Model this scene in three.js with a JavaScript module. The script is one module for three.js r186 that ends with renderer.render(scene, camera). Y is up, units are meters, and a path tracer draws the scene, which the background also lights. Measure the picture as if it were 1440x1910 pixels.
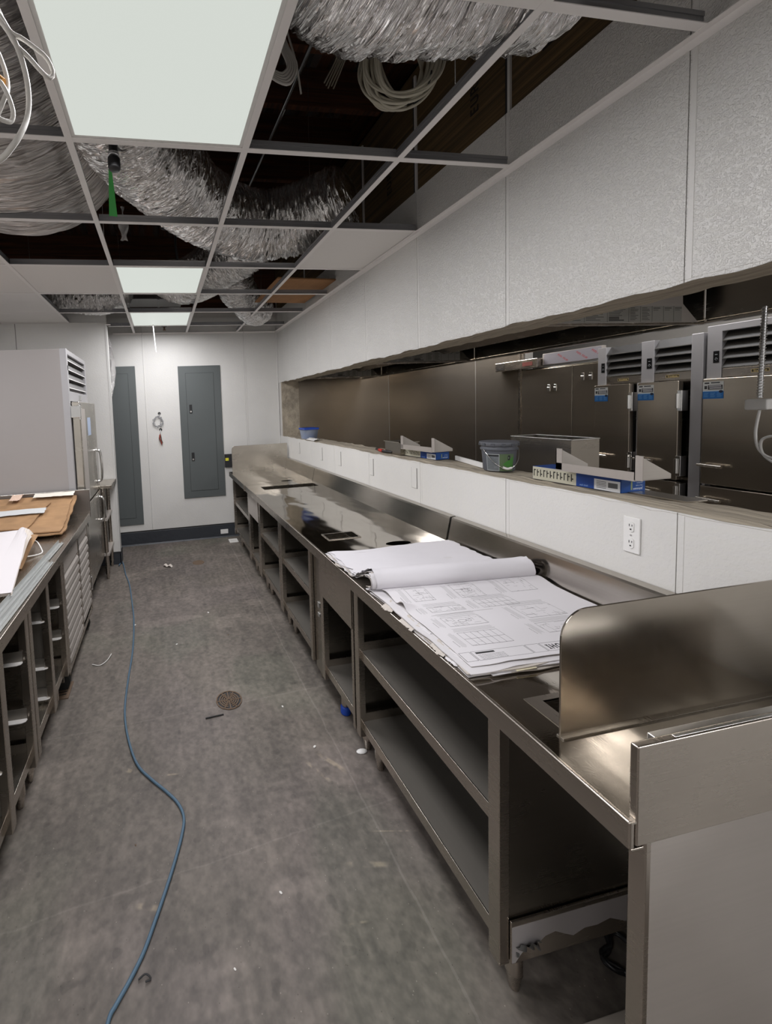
import * as THREE from 'three';
import { RoundedBoxGeometry } from 'three/addons/geometries/RoundedBoxGeometry.js';
import { mergeGeometries, toCreasedNormals } from 'three/addons/utils/BufferGeometryUtils.js';
import { RectAreaLightUniformsLib } from 'three/addons/lights/RectAreaLightUniformsLib.js';

// ---------- camera, exposure, lights (metres, y up, camera above the origin, aisle runs along -z) ----------
RectAreaLightUniformsLib.init();
const scene = new THREE.Scene();
scene.background = new THREE.Color(0x000000);
const camera = new THREE.PerspectiveCamera(102.96, 1440 / 1910, 0.05, 60);
camera.position.set(0, 1.587, 0);
camera.rotation.set(-0.06581, -0.16540, -0.04496, 'YXZ');
camera.setViewOffset(1440, 1910, 290.6, 141.8, 1440, 1910);        // the photo is an off-centre crop
const renderer = new THREE.WebGLRenderer({ antialias: true });
renderer.toneMapping = THREE.LinearToneMapping;
renderer.toneMappingExposure = 0.95;
renderer.shadowMap.enabled = true;
const PANEL_COLOR = 0xfdfcff, KITCHEN_LIGHT = 16;
// ceiling grid, 2 ft bays
const CEIL = 2.522, BAY = 0.61, XA = -0.2566, XB = XA + BAY, XC = XB + BAY, XD = XA - BAY, XE = XD - BAY, XR = 1.4655;
const T = (i) => -(0.9002 + BAY * i), ZW = -4.954;
// LED panels at [column x, near cross tee index]
const PANELS = [[XA, 0, 23], [XA, 3, 28], [XA, 5, 15.5], [XA, -4, 18], [XA, -6, 18], [XE - BAY, -3, 18], [XE - BAY, -5, 18], [XE - BAY, 1, 26]];          // last number: radiance
function panelLight(x0, z0, power) {
  const l = new THREE.RectAreaLight(PANEL_COLOR, power, 0.56, 0.56);
  l.position.set(x0 + BAY / 2, CEIL - 0.012, z0 - BAY / 2);
  l.lookAt(x0 + BAY / 2, 0, z0 - BAY / 2);
  scene.add(l);
}

// ---------- small helpers ----------
let seed = 7;
const rnd = () => { seed = (seed * 1664525 + 1013904223) >>> 0; return seed / 4294967296; };
const rr = (a, b) => a + (b - a) * rnd();
const names = new Map(), offset = new WeakMap();
function numbered(n) { const k = names.get(n) ?? 0; names.set(n, k + 1); return k ? n + '_' + String(k).padStart(3, '0') : n; }
function tag(o, label, category, group) { o.userData = { label, category }; if (group) o.userData.group = group; return o; }
function thing(name, label, category, pos = [0, 0, 0], group) {
  const o = new THREE.Group(); o.name = numbered(name); o.position.set(...pos); offset.set(o, new THREE.Vector3(...pos)); scene.add(o);
  return tag(o, label, category, group);
}
function structure(name) { const o = new THREE.Group(); o.name = numbered(name); offset.set(o, new THREE.Vector3()); o.userData = { kind: 'structure' }; scene.add(o); return o; }
// geometry is written in world coordinates; a parent's own position is taken off
function obj(name, geos, mat, parent) {
  let g = Array.isArray(geos) ? (geos.length > 1 ? merge(geos) : geos[0]) : geos;
  const m = new THREE.Mesh(g, mat); m.castShadow = m.receiveShadow = true;
  if (parent) {
    const p = offset.get(parent); g.translate(-p.x, -p.y, -p.z); m.name = name; offset.set(m, p); parent.add(m);
  } else {
    g.computeBoundingBox(); const b = g.boundingBox, p = new THREE.Vector3((b.min.x + b.max.x) / 2, b.min.y, (b.min.z + b.max.z) / 2);
    g.translate(-p.x, -p.y, -p.z); m.position.copy(p); m.name = numbered(name); offset.set(m, p); scene.add(m);
  }
  return m;
}
function solo(name, geos, mat, label, category, group) { return tag(obj(name, geos, mat), label, category, group); }
function dup(o, dx, dy, dz, label) { const c = o.clone(); c.name = numbered(o.name.replace(/_\d{3}$/, '')); c.userData = { ...o.userData }; if (label) c.userData.label = label; c.position.x += dx; c.position.y += dy; c.position.z += dz; scene.add(c); return c; }
function merge(gs) {
  gs = gs.map((g) => { const h = g.index ? g.toNonIndexed() : g; for (const k of Object.keys(h.attributes)) if (!['position', 'normal', 'uv'].includes(k)) h.deleteAttribute(k); return h; });
  return mergeGeometries(gs, false);
}
function metreUV(g0) {           // uv in metres by the face's direction
  const g = g0.index ? g0.toNonIndexed() : g0, p = g.attributes.position, n = p.count, uv = new Float32Array(n * 2);
  const a = new THREE.Vector3(), b = new THREE.Vector3(), c = new THREE.Vector3();
  for (let i = 0; i < n; i += 3) {
    a.fromBufferAttribute(p, i); b.fromBufferAttribute(p, i + 1).sub(a); c.fromBufferAttribute(p, i + 2).sub(a); b.cross(c);
    const x = Math.abs(b.x), y = Math.abs(b.y), z = Math.abs(b.z);
    for (let k = i; k < i + 3; k++) {
      const X = p.getX(k), Y = p.getY(k), Z = p.getZ(k);
      const [u, v] = x >= y && x >= z ? [Z, Y] : y >= z ? [Z, X] : [X, Y];
      uv[k * 2] = u; uv[k * 2 + 1] = v;
    }
  }
  g.setAttribute('uv', new THREE.BufferAttribute(uv, 2)); return g;
}
function bx(x0, x1, y0, y1, z0, z1, r = 0) {
  const w = Math.abs(x1 - x0), h = Math.abs(y1 - y0), d = Math.abs(z1 - z0), m = Math.min(w, h, d);
  const g = r > 0 ? new RoundedBoxGeometry(w, h, d, 1, Math.min(r, m * 0.45)) : new THREE.BoxGeometry(w, h, d);
  return metreUV(g.translate((x0 + x1) / 2, (y0 + y1) / 2, (z0 + z1) / 2));
}
function tube(pts, r, n = 0, k = 8, tension = 0.5) {
  const c = new THREE.CatmullRomCurve3(pts.map((p) => new THREE.Vector3(...p)), false, 'catmullrom', tension);
  return new THREE.TubeGeometry(c, n || pts.length * 6, r, k, false);
}
function bar(a, b, r, k = 10) {
  const A = new THREE.Vector3(...a), B = new THREE.Vector3(...b), d = B.clone().sub(A);
  const g = new THREE.CylinderGeometry(r, r, d.length(), k);
  g.applyQuaternion(new THREE.Quaternion().setFromUnitVectors(new THREE.Vector3(0, 1, 0), d.normalize()));
  return g.translate((A.x + B.x) / 2, (A.y + B.y) / 2, (A.z + B.z) / 2);
}
function lathe(profile, x, y, z, n = 32) { return new THREE.LatheGeometry(profile.map((p) => new THREE.Vector2(...p)), n).translate(x, y, z); }
// a flat shape in a plane, extruded: 'xy' -> along z, 'zy' -> along x, 'xz' -> along y
function plate(pts, plane, from, to, holes = [], bevel = 0) {
  const s = new THREE.Shape(pts.map((p) => new THREE.Vector2(...p)));
  for (const h of holes) s.holes.push(h instanceof THREE.Path ? h : new THREE.Path(h.map((p) => new THREE.Vector2(...p))));
  const g = new THREE.ExtrudeGeometry(s, { depth: Math.abs(to - from), bevelEnabled: bevel > 0, bevelSize: bevel, bevelThickness: bevel, bevelSegments: 1, curveSegments: 24 });
  const lo = Math.min(from, to), m = new THREE.Matrix4();
  if (plane === 'xy') m.set(1, 0, 0, 0, 0, 1, 0, 0, 0, 0, 1, lo, 0, 0, 0, 1);
  if (plane === 'zy') m.set(0, 0, 1, lo, 0, 1, 0, 0, 1, 0, 0, 0, 0, 0, 0, 1);
  if (plane === 'xz') m.set(1, 0, 0, 0, 0, 0, 1, lo, 0, 1, 0, 0, 0, 0, 0, 1);
  g.applyMatrix4(m);
  if (plane !== 'xy') flip(g);                                     // those two maps mirror
  g.computeVertexNormals();
  return metreUV(g);
}
function flip(g) {
  const h = g.index ? g.toNonIndexed() : g;
  for (const k of Object.keys(h.attributes)) { const a = h.attributes[k], s = a.itemSize, r = a.array; for (let i = 0; i < a.count; i += 3) for (let j = 0; j < s; j++) { const t = r[(i + 1) * s + j]; r[(i + 1) * s + j] = r[(i + 2) * s + j]; r[(i + 2) * s + j] = t; } }
  if (h !== g) { g.index = null; for (const k of Object.keys(h.attributes)) g.setAttribute(k, h.attributes[k]); }
  return g;
}
function grid(nu, nv, f, closed = false) {      // surface f(u, v) -> [x, y, z]
  const P = [], U = [], I = [];
  for (let j = 0; j <= nv; j++) for (let i = 0; i <= nu; i++) { P.push(...f(i / nu, j / nv)); U.push(i / nu, j / nv); }
  for (let j = 0; j < nv; j++) for (let i = 0; i < nu; i++) { const a = j * (nu + 1) + i, b = a + nu + 1; I.push(a, a + 1, b, b, a + 1, b + 1); }
  const g = new THREE.BufferGeometry();
  g.setAttribute('position', new THREE.Float32BufferAttribute(P, 3)); g.setAttribute('uv', new THREE.Float32BufferAttribute(U, 2)); g.setIndex(I); g.computeVertexNormals();
  if (closed) { const n = g.attributes.normal; for (let j = 0; j <= nv; j++) { const a = j * (nu + 1), b = a + nu; const v = [n.getX(a) + n.getX(b), n.getY(a) + n.getY(b), n.getZ(a) + n.getZ(b)]; const l = Math.hypot(...v) || 1; n.setXYZ(a, v[0] / l, v[1] / l, v[2] / l); n.setXYZ(b, v[0] / l, v[1] / l, v[2] / l); } }
  return g;
}

// ---------- noise and textures ----------
const hash = (x, y, s) => { let h = (Math.imul(x, 374761393) + Math.imul(y, 668265263) + Math.imul(s, 1274126177)) | 0; h = Math.imul(h ^ (h >>> 13), 1274126177); return ((h ^ (h >>> 16)) >>> 0) / 4294967296; };
function pn(x, y, px, py, s) {                  // periodic value noise
  const x0 = Math.floor(x), y0 = Math.floor(y); let fx = x - x0, fy = y - y0; fx = fx * fx * (3 - 2 * fx); fy = fy * fy * (3 - 2 * fy);
  const m = (a, b) => ((a % b) + b) % b, X0 = m(x0, px), X1 = m(x0 + 1, px), Y0 = m(y0, py), Y1 = m(y0 + 1, py);
  const a = hash(X0, Y0, s), b = hash(X1, Y0, s), c = hash(X0, Y1, s), d = hash(X1, Y1, s);
  return a + (b - a) * fx + (c - a) * fy + (a - b - c + d) * fx * fy;
}
function fbm(u, v, fu, fv, oct, s) { let t = 0, a = 0.5, n = 0; for (let i = 0; i < oct; i++) { t += a * pn(u * fu, v * fv, fu, fv, s + i); n += a; a *= 0.5; fu *= 2; fv *= 2; } return t / n; }
function dataTex(w, h, f, srgb, rep) {
  const d = new Uint8Array(w * h * 4);
  for (let j = 0; j < h; j++) for (let i = 0; i < w; i++) { const c = f(i / w, j / h), k = (j * w + i) * 4; if (typeof c === 'number') d[k] = d[k + 1] = d[k + 2] = Math.max(0, Math.min(255, c * 255)); else for (let q = 0; q < 3; q++) d[k + q] = Math.max(0, Math.min(255, c[q] * 255)); d[k + 3] = 255; }
  const t = new THREE.DataTexture(d, w, h); t.wrapS = t.wrapT = THREE.RepeatWrapping; t.magFilter = THREE.LinearFilter; if (srgb) t.colorSpace = THREE.SRGBColorSpace; if (rep) t.repeat.set(...rep); t.needsUpdate = true; return t;
}
function again(t, u, v) { const c = t.clone(); c.repeat.set(u, v); c.needsUpdate = true; return c; }
function canvasTex(w, h, draw) { const c = document.createElement('canvas'); c.width = w; c.height = h; const x = c.getContext('2d'); draw(x, w, h); const t = new THREE.CanvasTexture(c); t.colorSpace = THREE.SRGBColorSpace; t.needsUpdate = true; return t; }
const clamp = (x, a = 0, b = 1) => Math.max(a, Math.min(b, x)), sst = (a, b, x) => { const t = clamp((x - a) / (b - a)); return t * t * (3 - 2 * t); };

// concrete: 4 m x 4 m tile, u = z / 4, v = x / 4 (metreUV of an upward face)
const concreteTex = dataTex(2048, 2048, (u, v) => {
  const big = fbm(u, v, 5, 5, 4, 11), mid = fbm(u, v, 24, 40, 4, 21), fine = fbm(u, v, 220, 220, 3, 31), streak = fbm(u, v, 26, 150, 3, 41), green = fbm(u, v, 7, 7, 3, 51), spk = hash(Math.floor(u * 2048), Math.floor(v * 2048), 5);
  let l = 0.385 + (big - 0.5) * 0.085 + (mid - 0.5) * 0.07 + (fine - 0.5) * 0.13 + (streak - 0.5) * 0.07;
  const worn = sst(0.62, 0.75, fbm(u, v, 30, 12, 4, 61)); l += worn * 0.045;
  const pit = sst(0.74, 0.8, fbm(u, v, 90, 90, 2, 71)); l -= pit * 0.035;
  let r = l * 1.05, g = l * 0.98, b = l * 0.91;
  const gg = sst(0.5, 0.68, green) * 0.009; g += gg; r -= gg * 0.4;
  const pu = sst(0.55, 0.7, fbm(u, v, 6, 6, 3, 81)) * 0.007; b += pu; r += pu * 0.3;
  const x = v * 4 - (v > 0.5 ? 4 : 0), z = -(1 - u) * 4;           // trowel lines and dusty scrapes
  const jit = (fbm(u, v, 60, 60, 2, 91) - 0.5) * 0.012;
  for (const [lx, st] of [[0.715, 0.05]]) if (Math.abs(x - lx + jit) < 0.004) { r += st; g += st; b += st; }
  for (const [lz, st] of [[-2.07 - x * 0.04, 0.035], [-1.33 - x * 0.1, 0.03]]) if (Math.abs(z - lz + jit) < 0.003) { r += st; g += st; b += st; }
  for (const [mx, mz, ang, len, w] of [[0.585, -1.60, 1.05, 0.08, 0.012], [0.66, -1.63, 0.95, 0.085, 0.016], [0.62, -1.22, 0.2, 0.09, 0.012], [-0.13, -1.25, 0.3, 0.05, 0.012], [-0.05, -1.72, 0.1, 0.05, 0.006], [-0.23, -1.78, 0.5, 0.02, 0.014], [0.78, -1.3, 0.2, 0.12, 0.003], [0.5, -1.08, 0.1, 0.05, 0.004]]) {
    const dx = x - mx, dz = z - mz, a = dx * Math.cos(ang) + dz * Math.sin(ang), c = -dx * Math.sin(ang) + dz * Math.cos(ang);
    const k = sst(1, 0.4, Math.abs(a) / len) * sst(1, 0.3, Math.abs(c) / w) * sst(0.3, 0.62, fbm(u, v, 150, 150, 2, 95)); r += k * 0.14; g += k * 0.125; b += k * 0.09;
  }
  if (spk > 0.9996) { r += 0.25; g += 0.25; b += 0.23; } else if (spk < 0.0004) { r -= 0.15; g -= 0.15; b -= 0.15; }
  return [r, g, b];
}, true, [0.25, 0.25]);
const concreteBump = dataTex(1024, 1024, (u, v) => fbm(u, v, 40, 40, 5, 101) * 0.6 + fbm(u, v, 300, 300, 2, 111) * 0.4, false, [0.5, 0.5]);
// brushed steel: 0.5 m tile, brush lines run along u
const brushRough = dataTex(512, 512, (u, v) => 0.52 + (fbm(u, v, 3, 256, 2, 121) - 0.5) * 0.05 + (fbm(u, v, 5, 6, 4, 131) - 0.5) * 0.12, false, [2, 2]);
const brushColor = dataTex(512, 512, (u, v) => { const a = 0.9 + (fbm(u, v, 2, 200, 2, 141) - 0.5) * 0.02 + (fbm(u, v, 4, 5, 4, 151) - 0.5) * 0.06; return [a, a * 0.985, a * 0.96]; }, true, [1.3, 1.3]);
const dent = dataTex(512, 512, (u, v) => fbm(u, v, 3, 4, 3, 161), false, [0.9, 0.9]);
// pebbled wall panel: 0.3 m tile
const pebble = dataTex(512, 512, (u, v) => { const a = fbm(u, v, 40, 40, 3, 171), b = fbm(u, v, 90, 90, 2, 181); return sst(0.35, 0.75, a) * 0.7 + b * 0.3; }, false, [3.3, 3.3]);
const wallSmudge = dataTex(512, 512, (u, v) => { const a = 0.93 + (fbm(u, v, 4, 4, 5, 191) - 0.5) * 0.07; return [a, a, a * 0.985]; }, true, [0.6, 0.6]);
const foilBump = dataTex(512, 512, (u, v) => { const a = Math.abs(fbm(u, v, 10, 10, 4, 201) - 0.5) * 2, b = Math.abs(fbm(u, v, 22, 34, 3, 211) - 0.5) * 2; return clamp(1 - a * 1.4) * 0.6 + clamp(1 - b * 1.6) * 0.4; }, false, [1, 1]);
const woodTex = dataTex(512, 512, (u, v) => { const w = fbm(u, v, 3, 40, 4, 221), k = fbm(u, v, 6, 160, 2, 231); const a = 0.42 + (w - 0.5) * 0.3 + (k - 0.5) * 0.14; return [a * 1.05, a * 0.72, a * 0.5]; }, true, [0.8, 1.6]);
const cardTex = dataTex(512, 512, (u, v) => { const a = 0.60 + (fbm(u, v, 5, 5, 4, 241) - 0.5) * 0.14 + (fbm(u, v, 4, 180, 2, 251) - 0.5) * 0.06; return [a * 1.0, a * 0.785, a * 0.565]; }, true, [1.5, 1.5]);
const dustTex = dataTex(512, 512, (u, v) => { const a = 0.71 + (fbm(u, v, 8, 8, 5, 261) - 0.5) * 0.35 + (fbm(u, v, 120, 120, 2, 271) - 0.5) * 0.1; return [a, a * 0.94, a * 0.84]; }, true, [1.4, 1.4]);
const ruffBump = dataTex(512, 512, (u, v) => fbm(u, v, 14, 14, 5, 281), false, [2, 2]);

// ---------- materials ----------
const std = (o) => new THREE.MeshStandardMaterial(o), phys = (o) => new THREE.MeshPhysicalMaterial(o);
const lin = (r, g, b) => new THREE.Color().setRGB(r, g, b);
const M = {
  concrete: std({ map: concreteTex, roughness: 0.62, bumpMap: concreteBump, bumpScale: 0.0012 }),
  steel: std({ color: lin(0.64, 0.60, 0.565), metalness: 1, roughness: 0.52, roughnessMap: brushRough, map: brushColor, bumpMap: dent, bumpScale: 0.0006 }),
  steelTop: std({ color: lin(0.74, 0.715, 0.67), metalness: 1, roughness: 0.5, roughnessMap: brushRough, map: brushColor }),
  steelMirror: std({ color: lin(0.60, 0.58, 0.55), metalness: 1, roughness: 0.15, roughnessMap: brushRough, map: brushColor, bumpMap: again(dent, 1.0, 1.4), bumpScale: 0.0065 }),
  steelSplash: std({ color: lin(0.60, 0.58, 0.555), metalness: 1, roughness: 0.3, roughnessMap: brushRough, map: brushColor, bumpMap: again(dent, 0.55, 0.8), bumpScale: 0.003 }),
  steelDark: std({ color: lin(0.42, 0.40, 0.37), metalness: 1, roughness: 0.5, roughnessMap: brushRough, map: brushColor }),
  steelWall: std({ color: lin(0.58, 0.53, 0.465), metalness: 0.9, roughness: 0.4, roughnessMap: again(brushRough, 0.7, 0.7), map: again(brushColor, 0.6, 0.6), bumpMap: again(dent, 0.5, 0.35), bumpScale: 0.004 }),
  steelEdge: std({ color: lin(0.75, 0.74, 0.71), metalness: 1, roughness: 0.3 }),
  filmSteel: std({ color: lin(0.52, 0.49, 0.475), metalness: 0.25, roughness: 0.42, map: brushColor }),
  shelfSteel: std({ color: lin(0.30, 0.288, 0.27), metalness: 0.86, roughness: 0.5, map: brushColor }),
  film: phys({ color: lin(0.046, 0.047, 0.045), roughness: 0.36, map: again(brushColor, 2, 2), bumpMap: ruffBump, bumpScale: 0.0006 }),
  chrome: std({ color: lin(0.8, 0.8, 0.79), metalness: 1, roughness: 0.15 }),
  frp: std({ color: lin(0.79, 0.775, 0.77), roughness: 0.3, map: wallSmudge, bumpMap: again(pebble, 6, 6), bumpScale: 0.002 }),
  frpSmooth: std({ color: lin(0.79, 0.775, 0.77), roughness: 0.5, map: wallSmudge, bumpMap: pebble, bumpScale: 0.0004 }),
  strip: std({ color: lin(0.70, 0.69, 0.67), roughness: 0.4 }),
  seam: std({ color: lin(0.26, 0.25, 0.24), roughness: 0.8 }),
  drywall: std({ color: lin(0.6, 0.58, 0.55), roughness: 0.9, bumpMap: ruffBump, bumpScale: 0.003 }),
  rough: std({ map: dustTex, color: lin(0.86, 0.86, 0.86), roughness: 0.95, bumpMap: ruffBump, bumpScale: 0.008 }),
  tee: std({ color: lin(0.82, 0.79, 0.77), roughness: 0.45 }),
  teeWeb: std({ color: lin(0.30, 0.30, 0.31), roughness: 0.35, metalness: 0.6 }),
  tile: std({ color: lin(0.78, 0.755, 0.73), roughness: 0.85, bumpMap: ruffBump, bumpScale: 0.0006 }),
  galv: std({ color: lin(0.55, 0.56, 0.57), metalness: 0.9, roughness: 0.4, roughnessMap: brushRough }),
  foil: std({ color: lin(0.9, 0.89, 0.88), metalness: 1, roughness: 0.24, bumpMap: again(foilBump, 0.7, 8), bumpScale: 0.014 }),
  foilDull: std({ color: lin(0.64, 0.61, 0.59), metalness: 0.85, roughness: 0.36, bumpMap: again(foilBump, 0.6, 12), bumpScale: 0.024 }),
  wood: std({ map: woodTex, color: lin(0.42, 0.30, 0.22), roughness: 0.85 }),
  lvl: std({ map: again(woodTex, 0.5, 2.2), color: lin(0.55, 0.75, 0.62), roughness: 0.85 }),
  board: std({ map: cardTex, color: lin(1, 0.86, 0.72), roughness: 0.8 }),
  plywood: std({ map: again(woodTex, 0.4, 1), color: lin(1, 0.95, 0.85), roughness: 0.8 }),
  dark: std({ color: lin(0.02, 0.02, 0.022), roughness: 0.6 }),
  blackPlastic: std({ color: lin(0.012, 0.012, 0.013), roughness: 0.4 }),
  cove: std({ color: lin(0.032, 0.036, 0.044), roughness: 0.45, bumpMap: ruffBump, bumpScale: 0.002 }),
  panelGrey: std({ color: lin(0.095, 0.106, 0.106), roughness: 0.5 }),
  panelLine: std({ color: lin(0.03, 0.034, 0.035), roughness: 0.7 }),
  white: std({ color: lin(0.78, 0.77, 0.75), roughness: 0.45 }),
  whiteSoft: std({ color: lin(0.74, 0.72, 0.69), roughness: 0.6 }),
  cable: std({ color: lin(0.62, 0.60, 0.56), roughness: 0.5 }),
  cableOld: std({ color: lin(0.50, 0.47, 0.38), roughness: 0.55 }),
  cordBlue: std({ color: lin(0.085, 0.15, 0.215), roughness: 0.55 }),
  paper: std({ color: lin(0.66, 0.64, 0.65), roughness: 0.85 }),
  paperEdge: std({ color: lin(0.66, 0.60, 0.54), roughness: 0.9 }),
  card: std({ map: cardTex, roughness: 0.9 }),
  cardDark: std({ color: lin(0.22, 0.12, 0.08), roughness: 0.9 }),
  rubber: std({ color: lin(0.015, 0.015, 0.015), roughness: 0.7 }),
  fridgeSide: std({ color: lin(0.36, 0.335, 0.325), metalness: 0.2, roughness: 0.62 }),
  angle: std({ color: lin(0.50, 0.51, 0.50), metalness: 0.55, roughness: 0.42 }),
  slatGrey: std({ color: lin(0.17, 0.165, 0.16), metalness: 0.5, roughness: 0.45 }),
  slat: std({ color: lin(0.035, 0.033, 0.031), metalness: 0.2, roughness: 0.55 }),
  fridgeWhite: std({ color: lin(0.45, 0.44, 0.45), metalness: 0.5, roughness: 0.4 }),
  green: std({ color: lin(0.03, 0.30, 0.05), roughness: 0.6 }),
  blue: std({ color: lin(0.01, 0.06, 0.40), roughness: 0.4 }),
  red: std({ color: lin(0.45, 0.03, 0.02), roughness: 0.5 }),
  yellow: std({ color: lin(0.75, 0.70, 0.05), roughness: 0.6 }),
  rust: std({ color: lin(0.16, 0.11, 0.075), roughness: 0.75, metalness: 0.3 }),
  glow: std({ color: 0x111111, emissive: 0xf5fbf3, emissiveIntensity: 0.74, roughness: 0.6 }),
};

// =====================================================================================
// SETTING: floor, walls, ceiling deck
// =====================================================================================
{ const f = obj('floor', bx(-2.8, 5.6, -0.12, 0, -7.5, 3.3), M.concrete); f.userData = { kind: 'structure' }; }

// ---- right wall with the long pass-through window ----
const SILL = 1.225, HEAD = 1.888, XR2 = 1.682, FRPTOP = 2.747, WIN0 = 0.55, WIN1 = -4.83;
const JOINT = [0.85, 0.25, -0.337, -0.937, -1.537, -2.136, -2.731, -3.332, -3.92, -4.52, ZW];
{
  const w = structure('wall_right');
  obj('wall_core', [bx(XR + 0.006, XR2, -0.0, SILL - 0.012, ZW, 3.2), bx(XR + 0.006, XR2, HEAD + 0.008, 2.74, ZW, 3.2), bx(XR + 0.006, XR2, SILL - 0.02, HEAD + 0.02, WIN1, ZW), bx(XR + 0.006, XR2, SILL - 0.02, HEAD + 0.02, WIN0, 3.2)], M.drywall, w);
  // rough sill, soffit and jamb left unfinished
  const ragged = (y, up) => grid(260, 14, (u, v) => {
    const z = WIN0 + (WIN1 - WIN0) * u, e = v < 0.001 ? -0.001 : v > 0.999 ? 0.012 : 0;
    const x = XR + 0.0 + (XR2 - XR) * v + (v > 0.5 ? 1 : 0) * (fbm(u, v, 70, 2, 3, 301) - 0.5) * 0.012;
    const h = (fbm(u, v, 90, 5, 3, 311) - 0.5) * 0.012 - Math.abs(v - 0.5) ** 4 * 0.06;
    return [x + e, y + up * h, z];
  });
  obj('window_sill', ragged(SILL + 0.003, 1), M.rough, w);
  const sof = ragged(HEAD - 0.001, -1); flip(sof); sof.computeVertexNormals(); obj('window_soffit', sof, M.rough, w);
  obj('window_jamb', bx(XR + 0.002, XR2 + 0.004, SILL - 0.005, HEAD + 0.01, WIN1 - 0.02, WIN1 + 0.002, 0.002), M.rough, w);
  // pebbled panels, each a sheet of its own with a cut lower or upper edge
  for (let i = 0; i < JOINT.length - 1; i++) {
    const a = JOINT[i] - 0.0012, b = JOINT[i + 1] + 0.0012, n = 40;
    const cut = (y, amp, s) => Array.from({ length: n + 1 }, (_, k) => { const z = a + (b - a) * k / n; return [z, y + (fbm(z * 0.2 + 3, 0.3, 60, 1, 3, s) - 0.5) * amp]; });
    const low = cut(HEAD - 0.004, 0.02, 321), up = cut(SILL + 0.004, 0.012, 331);
    obj('wall_panel', plate([[a, FRPTOP], ...low, [b, FRPTOP]].reverse(), 'zy', XR, XR + 0.005), M.frp, w);
    obj('wall_panel', plate([[a, 0.02], ...up, [b, 0.02]].reverse(), 'zy', XR, XR + 0.005), M.frpSmooth, w);
    if (i) for (const [y0, y1] of [[HEAD + 0.002, FRPTOP], [0.3, SILL - 0.004]]) obj('joint_strip', bx(XR - 0.0012, XR + 0.004, y0, y1, JOINT[i] + 0.004, JOINT[i] + 0.017, 0.001), M.frpSmooth, w);
    if (i) for (const [y0, y1] of [[HEAD, FRPTOP], [0.3, SILL - 0.004]]) obj('joint_gap', bx(XR + 0.0035, XR + 0.006, y0, y1, JOINT[i] - 0.0015, JOINT[i] + 0.0015), M.seam, w);
  }
  const b = [];
  obj('header_beam', bx(XR + 0.012, XR2, FRPTOP - 0.01, 3.40, ZW, 3.2), M.lvl, w);
  for (const z of [-0.93, -1.538, -2.154, -2.747, -3.35, -3.95]) { obj('beam_seam', bx(XR + 0.004, XR + 0.014, FRPTOP - 0.01, 3.36, z - 0.006, z + 0.006), M.dark, w); obj('beam_strip', bx(XR + 0.002, XR + 0.014, FRPTOP - 0.01, 3.36, z + 0.006, z + 0.018), M.strip, w); }
  // lettering stamped on the beam, running upward
  const print = canvasTex(512, 128, (c, W, H) => { c.clearRect(0, 0, W, H); c.fillStyle = '#2a2018'; c.font = 'bold 104px sans-serif'; c.textAlign = 'center'; c.textBaseline = 'middle'; c.fillText('EURO', W / 2, H / 2); });
  const pm = std({ map: print, roughness: 0.9, alphaTest: 0.5, color: lin(0.6, 0.6, 0.6) });
  for (const [z, h] of [[-1.72, 0.34], [-1.36, 0.3], [-2.42, 0.34]]) {
    const g = new THREE.PlaneGeometry(h, 0.085); g.rotateZ(Math.PI / 2); g.rotateY(-Math.PI / 2); g.translate(XR + 0.0112, 2.79 + h / 2, z); obj('stamped_print', g, pm, w);
  }
}
// ---- back wall ----
{
  const w = structure('wall_back');
  obj('wall_core', bx(-1.3, XR2, 0, 2.8, ZW - 0.14, ZW - 0.005), M.drywall, w);
  const J = [-1.25, -0.167, 1.05, XR - 0.002];
  for (let i = 0; i < 3; i++) {
    obj('wall_panel', bx(J[i] + 0.002, J[i + 1] - 0.002, 0.13, 2.7, ZW - 0.005, ZW), M.frpSmooth, w);
    if (i) { obj('joint_strip', bx(J[i] - 0.008, J[i] + 0.008, 0.16, 2.6, ZW - 0.002, ZW + 0.003, 0.001), M.frpSmooth, w); obj('joint_gap', bx(J[i] - 0.010, J[i] - 0.0075, 0.16, 2.6, ZW - 0.001, ZW + 0.0012), M.seam, w); }
  }
  obj('corner_bead', bx(XR - 0.012, XR - 0.001, 1.0, 2.6, ZW, ZW + 0.01), M.strip, w);
}
{ const b = structure('baseboard_back'); obj('cove_base', plate([[ZW, 0], [ZW + 0.022, 0], [ZW + 0.012, 0.015], [ZW + 0.010, 0.155], [ZW + 0.004, 0.16], [ZW, 0.16]].reverse(), 'zy', -1.2, 1.46), M.cove, b); obj('base_cap', bx(-1.2, 1.46, 0.155, 0.172, ZW, ZW + 0.007, 0.002), M.rubber, b); }
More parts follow.
